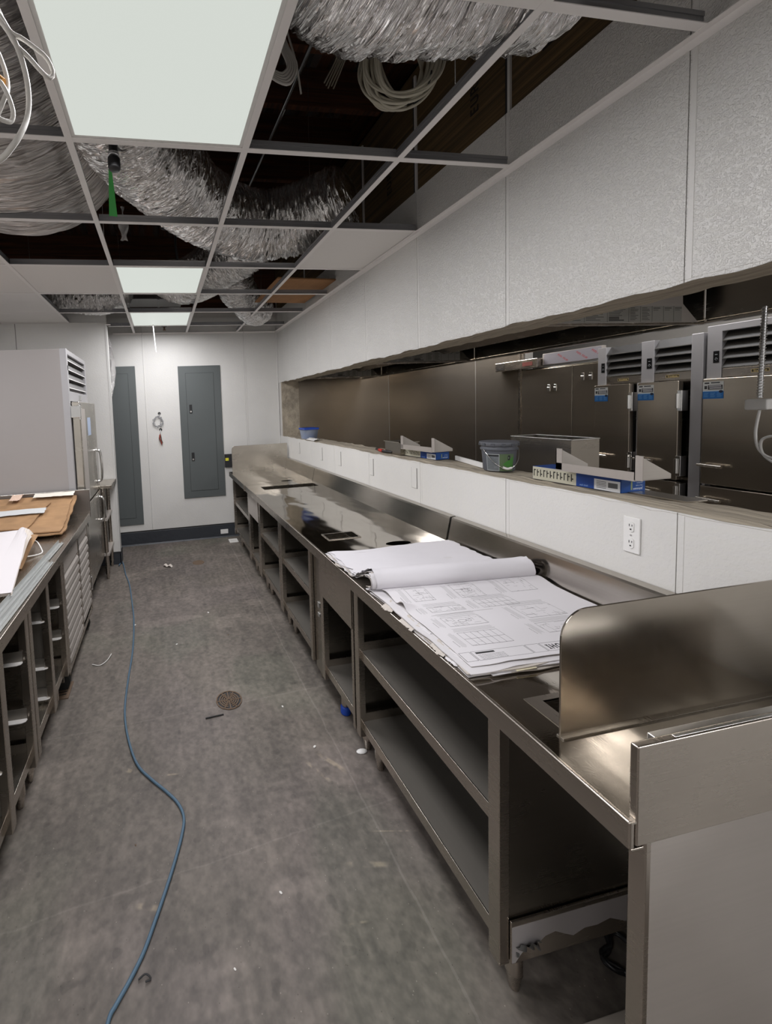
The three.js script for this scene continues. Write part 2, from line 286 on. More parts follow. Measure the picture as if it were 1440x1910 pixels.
// ---- left stub wall that ends at the aisle, recess behind it ----
const ZS = -4.382;
{
  const w = structure('wall_left');
  obj('wall_core', bx(-2.7, -0.512, 0, 2.7, ZS - 0.13, ZS - 0.005), M.drywall, w);
  obj('wall_panel', bx(-1.372, -0.506, 0.13, 2.69, ZS - 0.005, ZS), M.frpSmooth, w);
  obj('wall_panel', bx(-2.7, -1.377, 0.13, 2.69, ZS - 0.005, ZS), M.frpSmooth, w);
  obj('joint_gap', bx(-1.378, -1.371, 0.13, 2.6, ZS - 0.004, ZS + 0.0012), M.seam, w);
  obj('corner_trim', [bx(-0.516, -0.500, 0.13, 2.508, ZS - 0.002, ZS + 0.004, 0.0015), bx(-0.504, -0.500, 0.13, 2.508, ZS - 0.02, ZS + 0.004, 0.0015)], M.strip, w);
  obj('end_panel', bx(-0.512, -0.506, 0.13, 2.508, ZS - 0.13, ZS - 0.012), M.drywall, w);
  obj('wall_core', bx(-1.32, -1.2, 0, 2.8, ZW, ZS - 0.13), M.drywall, w);
  obj('wall_core', bx(-2.8, -2.66, 0, 3.7, ZS - 0.1, 3.3), M.frpSmooth, w);
}
{ const b = structure('baseboard_left'); obj('cove_base', [bx(-2.6, -0.497, 0, 0.125, ZS - 0.002, ZS + 0.012, 0.004), bx(-0.512, -0.494, 0, 0.125, ZS - 0.13, ZS + 0.012, 0.004)], M.cove, b); obj('base_cap', bx(-0.62, -0.492, 0.122, 0.135, ZS - 0.13, ZS + 0.013, 0.003), M.rubber, b); }
{ const w = structure('wall_front'); obj('wall_core', bx(-2.8, 5.6, 0, 3.8, 3.2, 3.34), M.frpSmooth, w); }
// ---- the kitchen behind the pass-through ----
const KX = 4.34, KZ = -7.25;
{
  const w = structure('wall_kitchen_right');
  obj('wall_core', bx(KX + 0.006, KX + 0.12, 0, 3.0, KZ, -4.285), M.drywall, w);
  const J = [KZ, -5.06, -4.285];
  for (let i = 0; i < 2; i++) { obj('steel_panel', bx(KX, KX + 0.005, 0.1, 2.6, J[i] + 0.003, J[i + 1] - 0.003), M.steelWall, w); obj('joint_gap', bx(KX + 0.002, KX + 0.006, 0.1, 2.6, J[i + 1] - 0.005, J[i + 1] + 0.005), M.seam, w); }
  obj('corner_trim', [bx(KX - 0.012, KX + 0.004, 0.1, 2.2, -4.36, -4.33, 0.003), bx(KX - 0.012, KX + 0.004, 0.1, 2.2, -4.312, -4.284, 0.003)], M.steel, w);
  obj('wall_core', bx(5.5, 5.62, 0, 3.0, KZ - 0.1, 3.3), M.drywall, w);
}
{ const w = structure('wall_kitchen_end'); obj('wall_core', bx(XR2, 5.6, 0, 3.0, KZ - 0.14, KZ - 0.005), M.drywall, w); obj('steel_panel', bx(XR2, KX - 0.004, 0.1, 2.7, KZ - 0.005, KZ), M.steelWall, w);
  obj('wall_core', bx(XR + 0.02, XR2, 0, 3.0, KZ - 0.1, ZW), M.drywall, w); }
{ const c = structure('ceiling_kitchen'); obj('ceiling_board', bx(XR2 - 0.01, 5.6, 2.75, 2.85, KZ, 3.3), M.drywall, c); }
// ---- roof deck and joists above the open grid ----
{
  const c = structure('ceiling');
  obj('roof_deck', bx(-2.8, XR2, 3.66, 3.76, ZW - 0.1, 3.3), M.wood, c);
  for (let x = -1.9; x < 1.4; x += 0.16) obj('deck_rib', plate([[x, 3.66], [x + 0.018, 3.625], [x + 0.062, 3.625], [x + 0.08, 3.66]], 'xy', ZW, 0.4), M.galv, c);
  for (let k = -1; k < 8; k++) { const z = -1.70 - 0.397 * (k - 1); if (z > 0.2 || z < ZW) continue; const j = obj('joist', bx(-2.7, XR, 3.40, 3.625, z - 0.022, z + 0.022, 0.004), M.wood, c); }
  obj('far_closure', bx(-2.8, XR2, 2.78, 3.7, ZW - 0.12, ZW - 0.06), M.wood, c);
}

// =====================================================================================
// SUSPENDED GRID, TILES, LED PANELS
// =====================================================================================
{
  const g = thing('ceiling_grid', 'exposed metal suspended ceiling grid of grey tees with many open bays', 'ceiling grid', [0, CEIL, 0]);
  const web = 0.038, Z0 = 2.9;
  const tee = (x0, x1, z0, z1, along) => {
    const p = along === 'z' ? [bx(x0 - 0.012, x0 + 0.012, CEIL, CEIL + 0.0025, z0, z1)] : [bx(x0, x1, CEIL + 0.0005, CEIL + 0.003, z0 - 0.012, z0 + 0.012)];
    const q = along === 'z' ? [bx(x0 - 0.0015, x0 + 0.0015, CEIL + 0.0025, CEIL + web, z0, z1), bx(x0 - 0.004, x0 + 0.004, CEIL + web - 0.008, CEIL + web + 0.004, z0, z1)] : [bx(x0, x1, CEIL + 0.003, CEIL + web, z0 - 0.0015, z0 + 0.0015), bx(x0, x1, CEIL + web - 0.012, CEIL + web, z0 - 0.004, z0 + 0.004)];
    const m = obj(along === 'z' ? 'main_tee' : 'cross_tee', p, M.tee, g); obj('tee_web', q, M.teeWeb, m);
  };
  for (const x of [XE, XD]) tee(x, 0, ZS + 0.002, Z0, 'z');
  for (const x of [XA, XB, XC]) tee(x, 0, ZW + 0.012, Z0, 'z');
  const cols = [[-2.6, XE], [XE, XD], [XD, XA], [XA, XB], [XB, XC], [XC, XR - 0.02]];
  for (let i = -5; i <= 6; i++) cols.forEach(([a, b], k) => { if (T(i) < ZS && k < 2) return; const z = T(i); if (i === 6 && k === 2) { tee(-0.5, b - 0.012, z, 0, 'x'); return; } tee(a + (k ? 0.012 : 0), b - (k < 5 ? 0.012 : 0), z, 0, 'x'); });
  obj('wall_angle', [bx(XR - 0.024, XR - 0.001, CEIL - 0.001, CEIL + 0.001, ZW, Z0), bx(XR - 0.0022, XR - 0.0002, CEIL - 0.024, CEIL, ZW, Z0)], M.tee, g);
  obj('wall_angle', [bx(-0.5, XR - 0.024, CEIL - 0.001, CEIL + 0.001, ZW + 0.001, ZW + 0.022), bx(-0.5, XR - 0.024, CEIL - 0.014, CEIL, ZW + 0.0002, ZW + 0.0022)], M.tee, g);
  obj('wall_angle', [bx(-2.6, -0.5, CEIL - 0.001, CEIL + 0.001, ZS + 0.001, ZS + 0.022), bx(-0.516, -0.46, CEIL - 0.018, CEIL - 0.014, ZS - 0.03, ZS + 0.015, 0.001)], M.tee, g);
  for (const [x, z] of [[XA, -1.2], [XA, -2.4], [XA, -3.6], [XB, -1.3], [XB, -2.5], [XB, -3.7], [XC, -1.2], [XC, -2.45], [XC, -3.7], [XD, -2.0], [XD, -3.2]]) obj('hanger_wire', bar([x, CEIL + web, z], [x + rr(-0.04, 0.04), 3.62, z + rr(-0.03, 0.03)], 0.0016, 5), M.galv, g);
}
{
  const put = (x0, x1, z0, z1, label, turn = 0) => solo('ceiling_tile', bx(x0 + 0.006, x1 - 0.006, CEIL + 0.0035, CEIL + 0.016, z1 + 0.006, z0 - 0.006, 0.002), M.tile, label, 'ceiling tile');
  put(XC, XR - 0.004, T(2), T(3), 'plain white lay-in ceiling tile against the right wall, the only one over that side');
  put(XD, XA, T(3), T(4), 'plain white ceiling tile directly left of the middle lit panel');
  put(XE, XD, T(2), T(3), 'white ceiling tile at the left edge, nearest of the column left of the leftmost long tee');
  put(XE, XD, T(3), T(4), 'white ceiling tile left of the tile beside the middle lit panel');
  put(XE, XD, T(4), T(5), 'white ceiling tile beside the open bay with the silver duct bend, left column');
  put(XE, XD, T(5), ZS, 'cut white ceiling tile touching the white stub wall above the refrigerator');
}
PANELS.forEach(([x, i, power], k) => {
  const z = T(i), cx = x + BAY / 2, cz = z - BAY / 2;
  const t = thing('ceiling_light', ['large square lit LED ceiling panel, nearest and brightest, cut by the top of the picture', 'square lit LED ceiling panel in the middle distance, second from the camera', 'square lit LED ceiling panel nearest the back wall, smallest in view', 'square lit LED ceiling panel behind the camera over the aisle', 'square lit LED ceiling panel farther behind the camera over the aisle', 'square lit LED ceiling panel behind the camera, left of the aisle', 'square lit LED ceiling panel farther behind the camera, left of the aisle', 'square lit LED ceiling panel outside the picture on the left, beyond the left counter'][k], 'ceiling light', [cx, CEIL, cz]);
  const f = 0.297, e = 0.28;
  obj('frame', plate([[cx - f, cz - f], [cx + f, cz - f], [cx + f, cz + f], [cx - f, cz + f]], 'xz', CEIL + 0.0035, CEIL + 0.012, [[[cx - e, cz - e], [cx - e, cz + e], [cx + e, cz + e], [cx + e, cz - e]]]), M.white, t);
  obj('diffuser', bx(cx - e, cx + e, CEIL + 0.002, CEIL + 0.008, cz - e, cz + e), M.glow, t);
  obj('housing', bx(cx - f, cx + f, CEIL + 0.012, CEIL + 0.05, cz - f, cz + f, 0.004), M.galv, t);
  panelLight(x, z, power);
});

// =====================================================================================
// RIGHT COUNTER LINE
// =====================================================================================
const WT = 0.865, FX = 0.735, BX = 1.40;        // worktop height, front edge, back edge
const arc = (cx, cy, r, a0, a1, n = 10) => Array.from({ length: n + 1 }, (_, i) => { const a = a0 + (a1 - a0) * i / n; return [cx + r * Math.cos(a), cy + r * Math.sin(a)]; });
const disc = (cx, cz, rx, rz, n = 28) => Array.from({ length: n }, (_, i) => { const a = -i / n * Math.PI * 2; return [cx + rx * Math.cos(a), cz + rz * Math.sin(a)]; });
const rectHole = (x0, x1, z0, z1) => [[x0, z0], [x0, z1], [x1, z1], [x1, z0]];
function worktop(label, z0, z1, holes) {        // z0 nearer the camera
  const t = thing('worktop', label, 'worktop', [1.07, WT - 0.05, (z0 + z1) / 2]);
  obj('top_sheet', plate([[FX + 0.003, z1], [BX + 0.01, z1], [BX + 0.01, z0], [FX + 0.003, z0]], 'xz', WT - 0.003, WT, holes), M.steelMirror, t);
  obj('front_edge', bx(FX, FX + 0.012, WT - 0.05, WT + 0.001, z1, z0, 0.004), M.steel, t);
  obj('edge_return', bx(FX + 0.004, FX + 0.03, WT - 0.052, WT - 0.048, z1, z0, 0.001), M.steel, t);
  return t;
}
// backsplash leaning to the wall, part of a worktop
function splash(t, z0, z1) {
  const f = (x, y) => [x, y];
  const prof = [[BX, WT - 0.002], [BX + 0.006, WT], [BX + 0.030, WT + 0.112], [BX + 0.033, WT + 0.12], [XR - 0.003, WT + 0.124], [XR - 0.003, WT + 0.121], [BX + 0.036, WT + 0.116], [BX + 0.010, WT - 0.004]];
  return obj('backsplash', plate(prof, 'xy', Math.min(z0, z1), Math.max(z0, z1)), M.steelSplash, t);
}
{
  const n = worktop('near steel worktop of the right counter, carrying the open drawing set', -0.522, -1.803, [rectHole(0.852, 1.30, -0.79, -0.71)]);
  splash(n, -0.70, -1.832);
  obj('cutout_rim', plate([[0.815, -0.805], [1.34, -0.805], [1.34, -0.702], [0.815, -0.702]], 'xz', WT - 0.001, WT + 0.0012, [rectHole(0.852, 1.30, -0.79, -0.71)]), M.steel, n);
  obj('cutout_wall', [bx(0.850, 0.853, WT - 0.12, WT - 0.001, -0.79, -0.71), bx(1.30, 1.303, WT - 0.12, WT - 0.001, -0.79, -0.71), bx(0.85, 1.30, WT - 0.12, WT - 0.001, -0.793, -0.79), bx(0.85, 1.30, WT - 0.12, WT - 0.118, -0.79, -0.71)], M.steelDark, n);
  const m = worktop('long middle steel worktop with several cut-outs and wavy reflections, right counter', -1.806, -3.715, [rectHole(0.852, 1.022, -2.115, -2.025), disc(1.16, -1.877, 0.068, 0.03), rectHole(0.86, 1.36, -3.59, -3.45)]);
  splash(m, -1.846, -3.715);
  const rim = (x0, x1, z0, z1, w, h) => [bx(x0 - w, x1 + w, WT - 0.001, WT + h, z1 - w, z1, 0.001), bx(x0 - w, x1 + w, WT - 0.001, WT + h, z0, z0 + w, 0.001), bx(x0 - w, x0, WT - 0.001, WT + h, z1, z0, 0.001), bx(x1, x1 + w, WT - 0.001, WT + h, z1, z0, 0.001)];
  const well = (x0, x1, z0, z1, d) => [bx(x0 - 0.002, x0, WT - d, WT - 0.001, z1, z0), bx(x1, x1 + 0.002, WT - d, WT - 0.001, z1, z0), bx(x0, x1, WT - d, WT - 0.001, z1 - 0.002, z1), bx(x0, x1, WT - d, WT - 0.001, z0, z0 + 0.002)];
  obj('cutout_rim', rim(0.852, 1.022, -2.025, -2.115, 0.008, 0.004), M.steel, m);
  obj('cutout_wall', [...well(0.852, 1.022, -2.025, -2.115, 0.10), bx(0.985, 0.99, WT - 0.09, WT - 0.01, -2.115, -2.025), ...well(0.86, 1.36, -3.45, -3.59, 0.09), bx(0.86, 1.36, WT - 0.09, WT - 0.088, -3.59, -3.45)], M.steelDark, m);
  obj('end_lip', bx(FX + 0.02, BX, WT - 0.001, WT + 0.007, -1.813, -1.806, 0.002), M.steel, m);
  const f = worktop('far end steel worktop of the right counter by the back wall', -3.722, -4.605, [disc(1.17, -3.80, 0.055, 0.028)]);
  splash(f, -3.722, -4.6);
  obj('edge_joint', bx(FX - 0.006, FX + 0.012, WT - 0.054, WT + 0.003, -3.735, -3.72, 0.002), M.steel, f);
  // upright end splashes with a rounded front corner
  const up = (x0, x1, h, r) => [[x0, WT], [x1, WT], [x1, WT + h], ...arc(x0 + r, WT + h - r, r, Math.PI / 2, Math.PI, 10)];
  obj('side_splash', plate(up(0.79, 1.462, 0.275, 0.062), 'xy', -0.694, -0.6915, [], 0.0007), phys({ color: lin(0.60, 0.565, 0.52), metalness: 1, roughness: 0.36, map: brushColor, roughnessMap: brushRough, bumpMap: dent, bumpScale: 0.0012, anisotropy: 0.7, anisotropyRotation: Math.PI / 2 }), n);
  obj('splash_joint', bx(0.79, 1.462, WT - 0.001, WT + 0.004, -0.700, -0.684, 0.0015), M.steelDark, n);
  obj('side_splash', plate(up(0.778, 1.44, 0.295, 0.045), 'xy', -4.606, -4.602, [], 0.0007), M.steelTop, f);
  // raised end edge, folded
  obj('end_curb', bx(0.748, 1.46, WT - 0.045, WT + 0.133, -0.534, -0.521, 0.003), M.steel, n);
  obj('curb_return', [bx(0.80, 1.46, WT + 0.118, WT + 0.131, -0.546, -0.533, 0.002), bx(0.83, 1.4, WT + 0.131, WT + 0.1335, -0.531, -0.525, 0.001)], M.steelEdge, n);
}
// open base units
const PX0 = 0.772, PX1 = 0.802;                 // front posts
function leg(t, x, z, blue) {
  const l = obj('leg', lathe([[0, 0.15], [0.021, 0.15], [0.021, 0.055], [0.0215, 0.05], [0.0185, 0.045], [0.013, 0.002], [0.011, 0], [0, 0]].reverse(), x, 0, z, 20), M.steel, t);
  if (blue) obj('foot_cap', lathe([[0, 0], [0.024, 0], [0.026, 0.005], [0.026, 0.035], [0.02, 0.04], [0.0, 0.042]], x, 0.0, z, 20), M.blue, l).userData.label = 'blue plastic foot cap';
}
function shelf(t, name, y, z0, z1, lip = 0.04) {
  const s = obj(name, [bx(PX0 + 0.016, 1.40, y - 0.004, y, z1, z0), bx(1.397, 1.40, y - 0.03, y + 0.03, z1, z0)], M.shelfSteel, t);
  obj('shelf_lip', bx(PX0 + 0.013, PX0 + 0.018, y - lip, y + 0.001, z1, z0, 0.0015), M.steel, s);
  for (const z of [z1 + 0.0015, z0 - 0.0015]) obj('shelf_upstand', bx(PX0 + 0.016, 1.38, y, y + 0.036, z - 0.0015, z + 0.0015), M.steel, s);
  return s;
}
function post(t, z, w = 0.032, y0 = 0.145) { return obj('post', bx(PX0, PX1, y0, WT - 0.05, z - w / 2, z + w / 2, 0.003), M.steel, t); }
function baseUnit(label, z0, z1, o = {}) {
  const t = thing('base_unit', label, 'base unit', [1.08, 0, (z0 + z1) / 2]);
  const m = 0.018;
  post(t, z0 - m, o.w0 ?? 0.034); post(t, z1 + m, o.w1 ?? 0.034);
  for (const z of o.mullions ?? []) post(t, z, 0.02);
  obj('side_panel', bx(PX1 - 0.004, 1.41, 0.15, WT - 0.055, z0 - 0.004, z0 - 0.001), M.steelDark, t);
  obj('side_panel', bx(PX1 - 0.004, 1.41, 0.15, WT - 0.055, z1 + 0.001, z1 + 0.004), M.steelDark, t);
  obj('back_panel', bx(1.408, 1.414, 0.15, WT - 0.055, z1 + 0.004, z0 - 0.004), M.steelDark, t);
  if (o.mid) shelf(t, 'shelf', 0.532, z0 - 0.03, z1 + 0.03);
  shelf(t, 'bottom_shelf', 0.214, z0 - 0.03, z1 + 0.03);
  if (o.apron) obj('apron', bx(PX0 - 0.006, PX0 - 0.002, 0.605, WT - 0.05, z1 + 0.008, z0 - 0.008, 0.001), o.apron, t);
  for (const z of o.legs ?? [z0 - 0.06, z1 + 0.06]) { leg(t, 0.853, z, o.blue && z < z0 - 0.2); leg(t, 1.33, z); }
  return t;
}
{
  const a = baseUnit('nearest open base unit with two long steel shelves, right counter', -0.83, -1.60, { mid: true, w0: 0.036, legs: [-0.87, -1.55] });
  // its near end: dark upper panel, film-coated rail below
  obj('end_panel', bx(PX1 - 0.004, 1.41, 0.288, WT - 0.055, -0.836, -0.8325), M.steelDark, a);
  obj('end_rail', bx(PX1 - 0.002, 1.41, 0.146, 0.262, -0.829, -0.823, 0.002), M.steel, a);
  obj('end_rail_film', plate([[0.802, 0.248], [1.40, 0.248], [1.40, 0.172], [1.15, 0.174], [1.10, 0.196], [1.06, 0.188], [1.02, 0.19], [0.985, 0.178], [0.955, 0.192], [0.93, 0.205], [0.9, 0.2], [0.88, 0.186], [0.862, 0.18], [0.845, 0.185], [0.825, 0.166], [0.812, 0.15], [0.802, 0.15]].reverse(), 'xy', -0.823, -0.8222), std({ color: lin(0.36, 0.335, 0.33), roughness: 0.55 }), a).userData.label = 'torn whitish protective film';
  obj('torn_flap', grid(12, 8, (u, v) => [0.812 + u * 0.07, 0.166 + v * 0.03 + 0.012 * Math.sin(u * 3.1), -0.8215 + 0.012 * Math.sin(u * 3) * v + 0.004 * Math.sin(u * 20 + v * 7)]), std({ color: lin(0.12, 0.12, 0.115), roughness: 0.35, side: THREE.DoubleSide }), a);
  obj('bottom_bevel', bx(PX0, PX1, 0.138, 0.147, -0.866, -0.83, 0.003), M.steel, a);
  baseUnit('base unit with a plain steel apron panel and one bottom shelf, beside the nearest unit', -1.604, -1.985, { apron: M.steel, legs: [-1.66, -1.885], blue: true, w0: 0.02 });
  const side = thing('filler_panel', 'narrow dark steel filler panel between the apron unit and the two-shelf unit', 'panel', [1.08, 0, -2.05]);
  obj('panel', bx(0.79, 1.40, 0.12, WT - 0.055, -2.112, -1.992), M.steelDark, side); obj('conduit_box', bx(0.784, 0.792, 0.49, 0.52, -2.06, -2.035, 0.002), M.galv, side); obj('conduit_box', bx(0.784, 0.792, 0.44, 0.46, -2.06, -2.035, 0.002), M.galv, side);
  baseUnit('two-shelf open base unit in the middle of the right counter, before the filler panel', -2.118, -2.72, { mid: true, w0: 0.03 });
  baseUnit('two-shelf open base unit behind the middle one on the right counter', -2.724, -3.335, { mid: true, w0: 0.03 });
  baseUnit('narrow base unit with a pale apron panel near the far end of the right counter', -3.34, -3.745, { apron: M.filmSteel });
  baseUnit('farthest two-shelf open base unit of the right counter, close to the back wall', -3.75, -4.6, { mid: true });
}
{ // gable closing the near end
  const t = thing('end_gable', 'pale film-coated steel gable panel closing the near end of the right counter', 'panel', [1.1, 0, -0.54]);
  obj('panel', bx(0.786, 1.46, 0.0, WT - 0.05, -0.550, -0.5275, 0.003), M.filmSteel, t);
  obj('front_return', bx(0.776, 0.789, 0.0, WT - 0.05, -0.554, -0.527, 0.003), M.steel, t);
}
// ---- the open set of drawings ----
{
  const sheet = canvasTex(1536, 1024, (c, W, H) => {
    c.fillStyle = '#d6d3d6'; c.fillRect(0, 0, W, H); c.strokeStyle = '#333'; c.fillStyle = '#2e2e2e';
    const L = (x0, y0, x1, y1, w = 1) => { c.lineWidth = w; c.globalAlpha = 0.95; c.beginPath(); c.moveTo(x0, y0); c.lineTo(x1, y1); c.stroke(); };
    const draw = (x, y, w, h, kind) => {
      for (let i = 0; i < 5; i++) { L(x - 40 - i * 9, y + rr(-10, 10), x - 40 - i * 9, y + h + rr(-10, 10)); L(x + rr(-10, 10), y - 14 - i * 9, x + w + rr(-10, 10), y - 14 - i * 9); }
      L(x, y, x + w, y, 2); L(x, y + h, x + w, y + h, 2.5); L(x, y, x, y + h, 2); L(x + w, y, x + w, y + h, 2);
      if (kind === 'grid') { for (let i = 1; i < 6; i++) L(x + w * i / 6, y, x + w * i / 6, y + h, 2.2); L(x, y + h / 2, x + w, y + h / 2, 2.2); }
      else for (let i = 0; i < 26; i++) { const a = x + rr(0, w), b = y + rr(0, h); rnd() > 0.5 ? L(a, b, Math.min(x + w, a + rr(15, 90)), b, 1.4) : L(a, b, a, Math.min(y + h, b + rr(10, 60)), 1.4); }
      if (kind === 'sink') { c.globalAlpha = 0.6; c.lineWidth = 3; c.beginPath(); c.ellipse(x + w * 0.45, y + h * 0.5, 34, 14, 0, 0, 7); c.stroke(); c.beginPath(); c.ellipse(x + w * 0.62, y + h * 0.5, 22, 12, 0, 0, 7); c.stroke(); }
      c.globalAlpha = 0.85; c.save(); c.translate(x - 92, y + h); c.rotate(-Math.PI / 2); c.font = '13px sans-serif'; c.fillText('ELEVATION', 0, 0); c.restore();
      c.globalAlpha = 0.6; c.font = '11px sans-serif'; for (let i = 0; i < 4; i++) c.fillText('1 2  3/4', x + rr(0, w - 60), y + rr(10, h));
    };
    draw(170, 110, 190, 160, 'a'); draw(600, 110, 230, 170, 'sink'); draw(1080, 60, 260, 210, 'a');
    draw(190, 370, 300, 70, 'a'); draw(650, 330, 330, 110, 'grid'); draw(190, 520, 320, 110, 'sink'); draw(860, 470, 330, 160, 'a'); draw(170, 710, 320, 140, 'grid'); draw(820, 700, 340, 110, 'a');
    L(150, 480, 700, 470, 2);
    c.globalAlpha = 0.85; for (const [x0, x1] of [[12, 90], [100, 500], [510, 610], [620, 1200]]) { L(x0, 905, x1, 905, 2); L(x0, 985, x1, 985, 2); L(x0, 905, x0, 985, 3); L(x1, 905, x1, 985, 3); }
    c.fillStyle = '#222'; c.globalAlpha = 0.95; c.fillRect(125, 914, 140, 15); c.font = '10px sans-serif'; for (let i = 0; i < 4; i++) c.fillText('notes and dimensions to be verified on site', 125, 945 + i * 12);
    c.font = 'bold 62px sans-serif'; c.fillText('IHOP', 640, 968);
  });
  const wave = (x, z, s) => (fbm(x * 0.5 + 2, z * 0.5 + 2, 18, 18, 2, s) - 0.5);
  // quad with bilinear corners A (far left) B (far right) C (near right) D (near left)
  const ply = (A, B, C, D, y0, th, s, wob, sag) => {
    const top = (u, v) => { const x = (A[0] * (1 - u) + B[0] * u) * (1 - v) + (D[0] * (1 - u) + C[0] * u) * v, z = (A[1] * (1 - u) + B[1] * u) * (1 - v) + (D[1] * (1 - u) + C[1] * u) * v; const e = Math.max(0, 1 - Math.min(u, 1 - u, v, 1 - v) * 14); return [x + wave(x, z, s) * wob * e, y0 + (sag ? sag(u, v) : 0) + wave(x, z, s + 5) * 0.004 * (0.4 + e), z + wave(z, x, s + 9) * wob * e]; };
    const g = grid(48, 48, top); const h = grid(48, 48, (u, v) => { const p = top(u, v); p[1] -= th; return p; }); flip(h); h.computeVertexNormals();
    const rim = []; for (const [f, n] of [[(t) => [t, 0], 1], [(t) => [1, t], 1], [(t) => [1 - t, 1], 1], [(t) => [0, 1 - t], 1]]) rim.push(grid(48, 1, (t, v) => { const p = top(...f(t)); p[1] -= v * th; return p; }));
    rim.forEach(flip); rim.forEach((r) => r.computeVertexNormals());
    return { g, h, rim };
  };
  const t = thing('drawing_set', 'large open set of white construction drawings with pages rolled back, on near worktop', 'drawing set', [1.08, WT, -1.3]);
  const pm = std({ map: sheet, roughness: 0.85, side: THREE.DoubleSide });
  const paper = std({ color: lin(0.64, 0.62, 0.635), roughness: 0.85, side: THREE.DoubleSide });
  const edge = std({ color: lin(0.52, 0.475, 0.43), roughness: 0.9, side: THREE.DoubleSide });
  // stack under, several ruffled plies
  for (let k = 0; k < 5; k++) {
    const j = () => rr(-0.008, 0.008);
    const s = ply([0.748 + j(), -1.40], [1.385 + j(), -1.36], [1.372 + j(), -0.872 + j()], [0.752 + j(), -0.898 + j()], WT + 0.004 + k * 0.003, 0.0026, 420 + k * 7, 0.022);
    obj('page', [s.g, s.h, ...s.rim], k % 2 ? edge : paper, t);
  }
  // printed top page (grid v runs far -> near, so flip v for the print)
  const tp = ply([0.775, -1.39], [1.395, -1.36], [1.388, -0.885], [0.768, -0.915], WT + 0.0195, 0.0006, 470, 0.008, (u, v) => 0.012 * Math.exp(-(((v - 0.12) / 0.09) ** 2)) + (u < 0.08 && Math.abs(v - 0.32) < 0.06 ? 0.02 * Math.cos((v - 0.32) * 26) * (1 - u / 0.08) : 0));
  const uv = tp.g.attributes.uv; for (let i = 0; i < uv.count; i++) uv.setY(i, 1 - uv.getY(i));
  obj('printed_page', tp.g, pm, t); obj('page', [tp.h, ...tp.rim], edge, t);
  // pages flipped back: flat behind, swelling to a roll in front
  for (let k = 0; k < 6; k++) {
    const lift = 0.0028 * k, R = 0.018 + 0.0042 * k, x0 = 0.748 + rr(-0.006, 0.006) + (k < 5 ? 0 : 0.008), x1 = 1.39 + rr(-0.006, 0.006);
    const f = (u, v) => {
      // v: 0 far edge -> 1 curled under at the front
      let z, y; const zf = -1.80, zr = -1.405, yc = WT + 0.032 + R * 0.35;
      if (v < 0.62) { const a = v / 0.62; z = zf + (zr - zf) * a; y = WT + 0.006 + lift + (yc + R - WT - 0.006 - lift) * sst(0.62, 1.0, a); }
      else { const a = (v - 0.62) / 0.38 * 3.5; z = zr + R * Math.sin(a) * 1.15; y = yc + R * Math.cos(a); }
      const x = x0 + (x1 - x0) * u, skew = (u - 0.15) * 0.055;
      const e = Math.max(0, 1 - Math.min(u, 1 - u) * 22), r1 = wave(z * 3 + k * 0.1, 0.3 + u * 0.1, 480 + k);
      return [x + e * r1 * 0.03, y + wave(x, z * 2, 490 + k) * 0.005 + e * wave(z * 5, k, 495) * 0.018 * sst(0.2, 0.6, v), z + skew * (v < 0.62 ? v / 0.62 : 1) + (v < 0.05 ? wave(x, k, 497) * 0.03 : 0) + (1 - u) * (v < 0.1 ? 0 : 0)];
    };
    obj(k === 5 ? 'rolled_page' : 'page', grid(40, 90, f), k === 5 ? std({ color: lin(0.68, 0.66, 0.69), roughness: 0.8, side: THREE.DoubleSide }) : k % 2 ? edge : paper, t);
  }
  // torn scraps along the bound edge, tabs at the front
  for (let k = 0; k < 7; k++) { const z = -0.98 - k * 0.055 + rr(-0.02, 0.02), w = rr(0.05, 0.09), o = rr(0.012, 0.042); obj('torn_edge', grid(10, 5, (u, v) => [0.772 - v * o * (0.6 + 0.8 * fbm(u, 0.2, 5, 2, 2, 500 + k)), WT + 0.016 - v * v * 0.012 + wave(u + k, v, 501) * 0.006, z + (u - 0.5) * w + v * wave(u * 3, k, 503) * 0.02]), k % 2 ? edge : paper, t); }
  obj('index_tab', bx(0.805, 0.86, WT + 0.006, WT + 0.0075, -0.9, -0.884), paper, t);
  obj('index_tab', bx(0.875, 0.935, WT + 0.009, WT + 0.0105, -0.9, -0.882), std({ color: lin(0.72, 0.66, 0.48), roughness: 0.8 }), t);
}

// =====================================================================================
// LEFT COUNTER, REFRIGERATOR, SIDE TABLE
// =====================================================================================
const LX = -0.565, LBX = -1.34, LT = 0.86;      // front edge, back, top
{
  const t = thing('worktop', 'long steel worktop of the left counter, under the cardboard and papers', 'worktop', [-0.95, LT - 0.05, -1.9]);
  obj('top_sheet', bx(LBX, LX - 0.003, LT - 0.003, LT, -3.155, -0.75), M.steelTop, t);
  obj('front_edge', bx(LX - 0.012, LX, LT - 0.05, LT + 0.001, -3.155, -0.75, 0.004), M.steel, t);
  obj('edge_return', bx(LX - 0.035, LX - 0.006, LT - 0.053, LT - 0.049, -3.155, -0.75, 0.001), M.steel, t);
  obj('end_splash', bx(LBX, LX + 0.004, LT - 0.03, 1.033, -3.168, -3.153, 0.003), std({ color: lin(0.30, 0.27, 0.25), metalness: 1, roughness: 0.4 }), t);
  obj('splash_cap', bx(LBX, LX + 0.006, 1.031, 1.037, -3.172, -3.148, 0.002), M.steelEdge, t);
}
const PL0 = -0.618, PL1 = -0.585;               // left posts
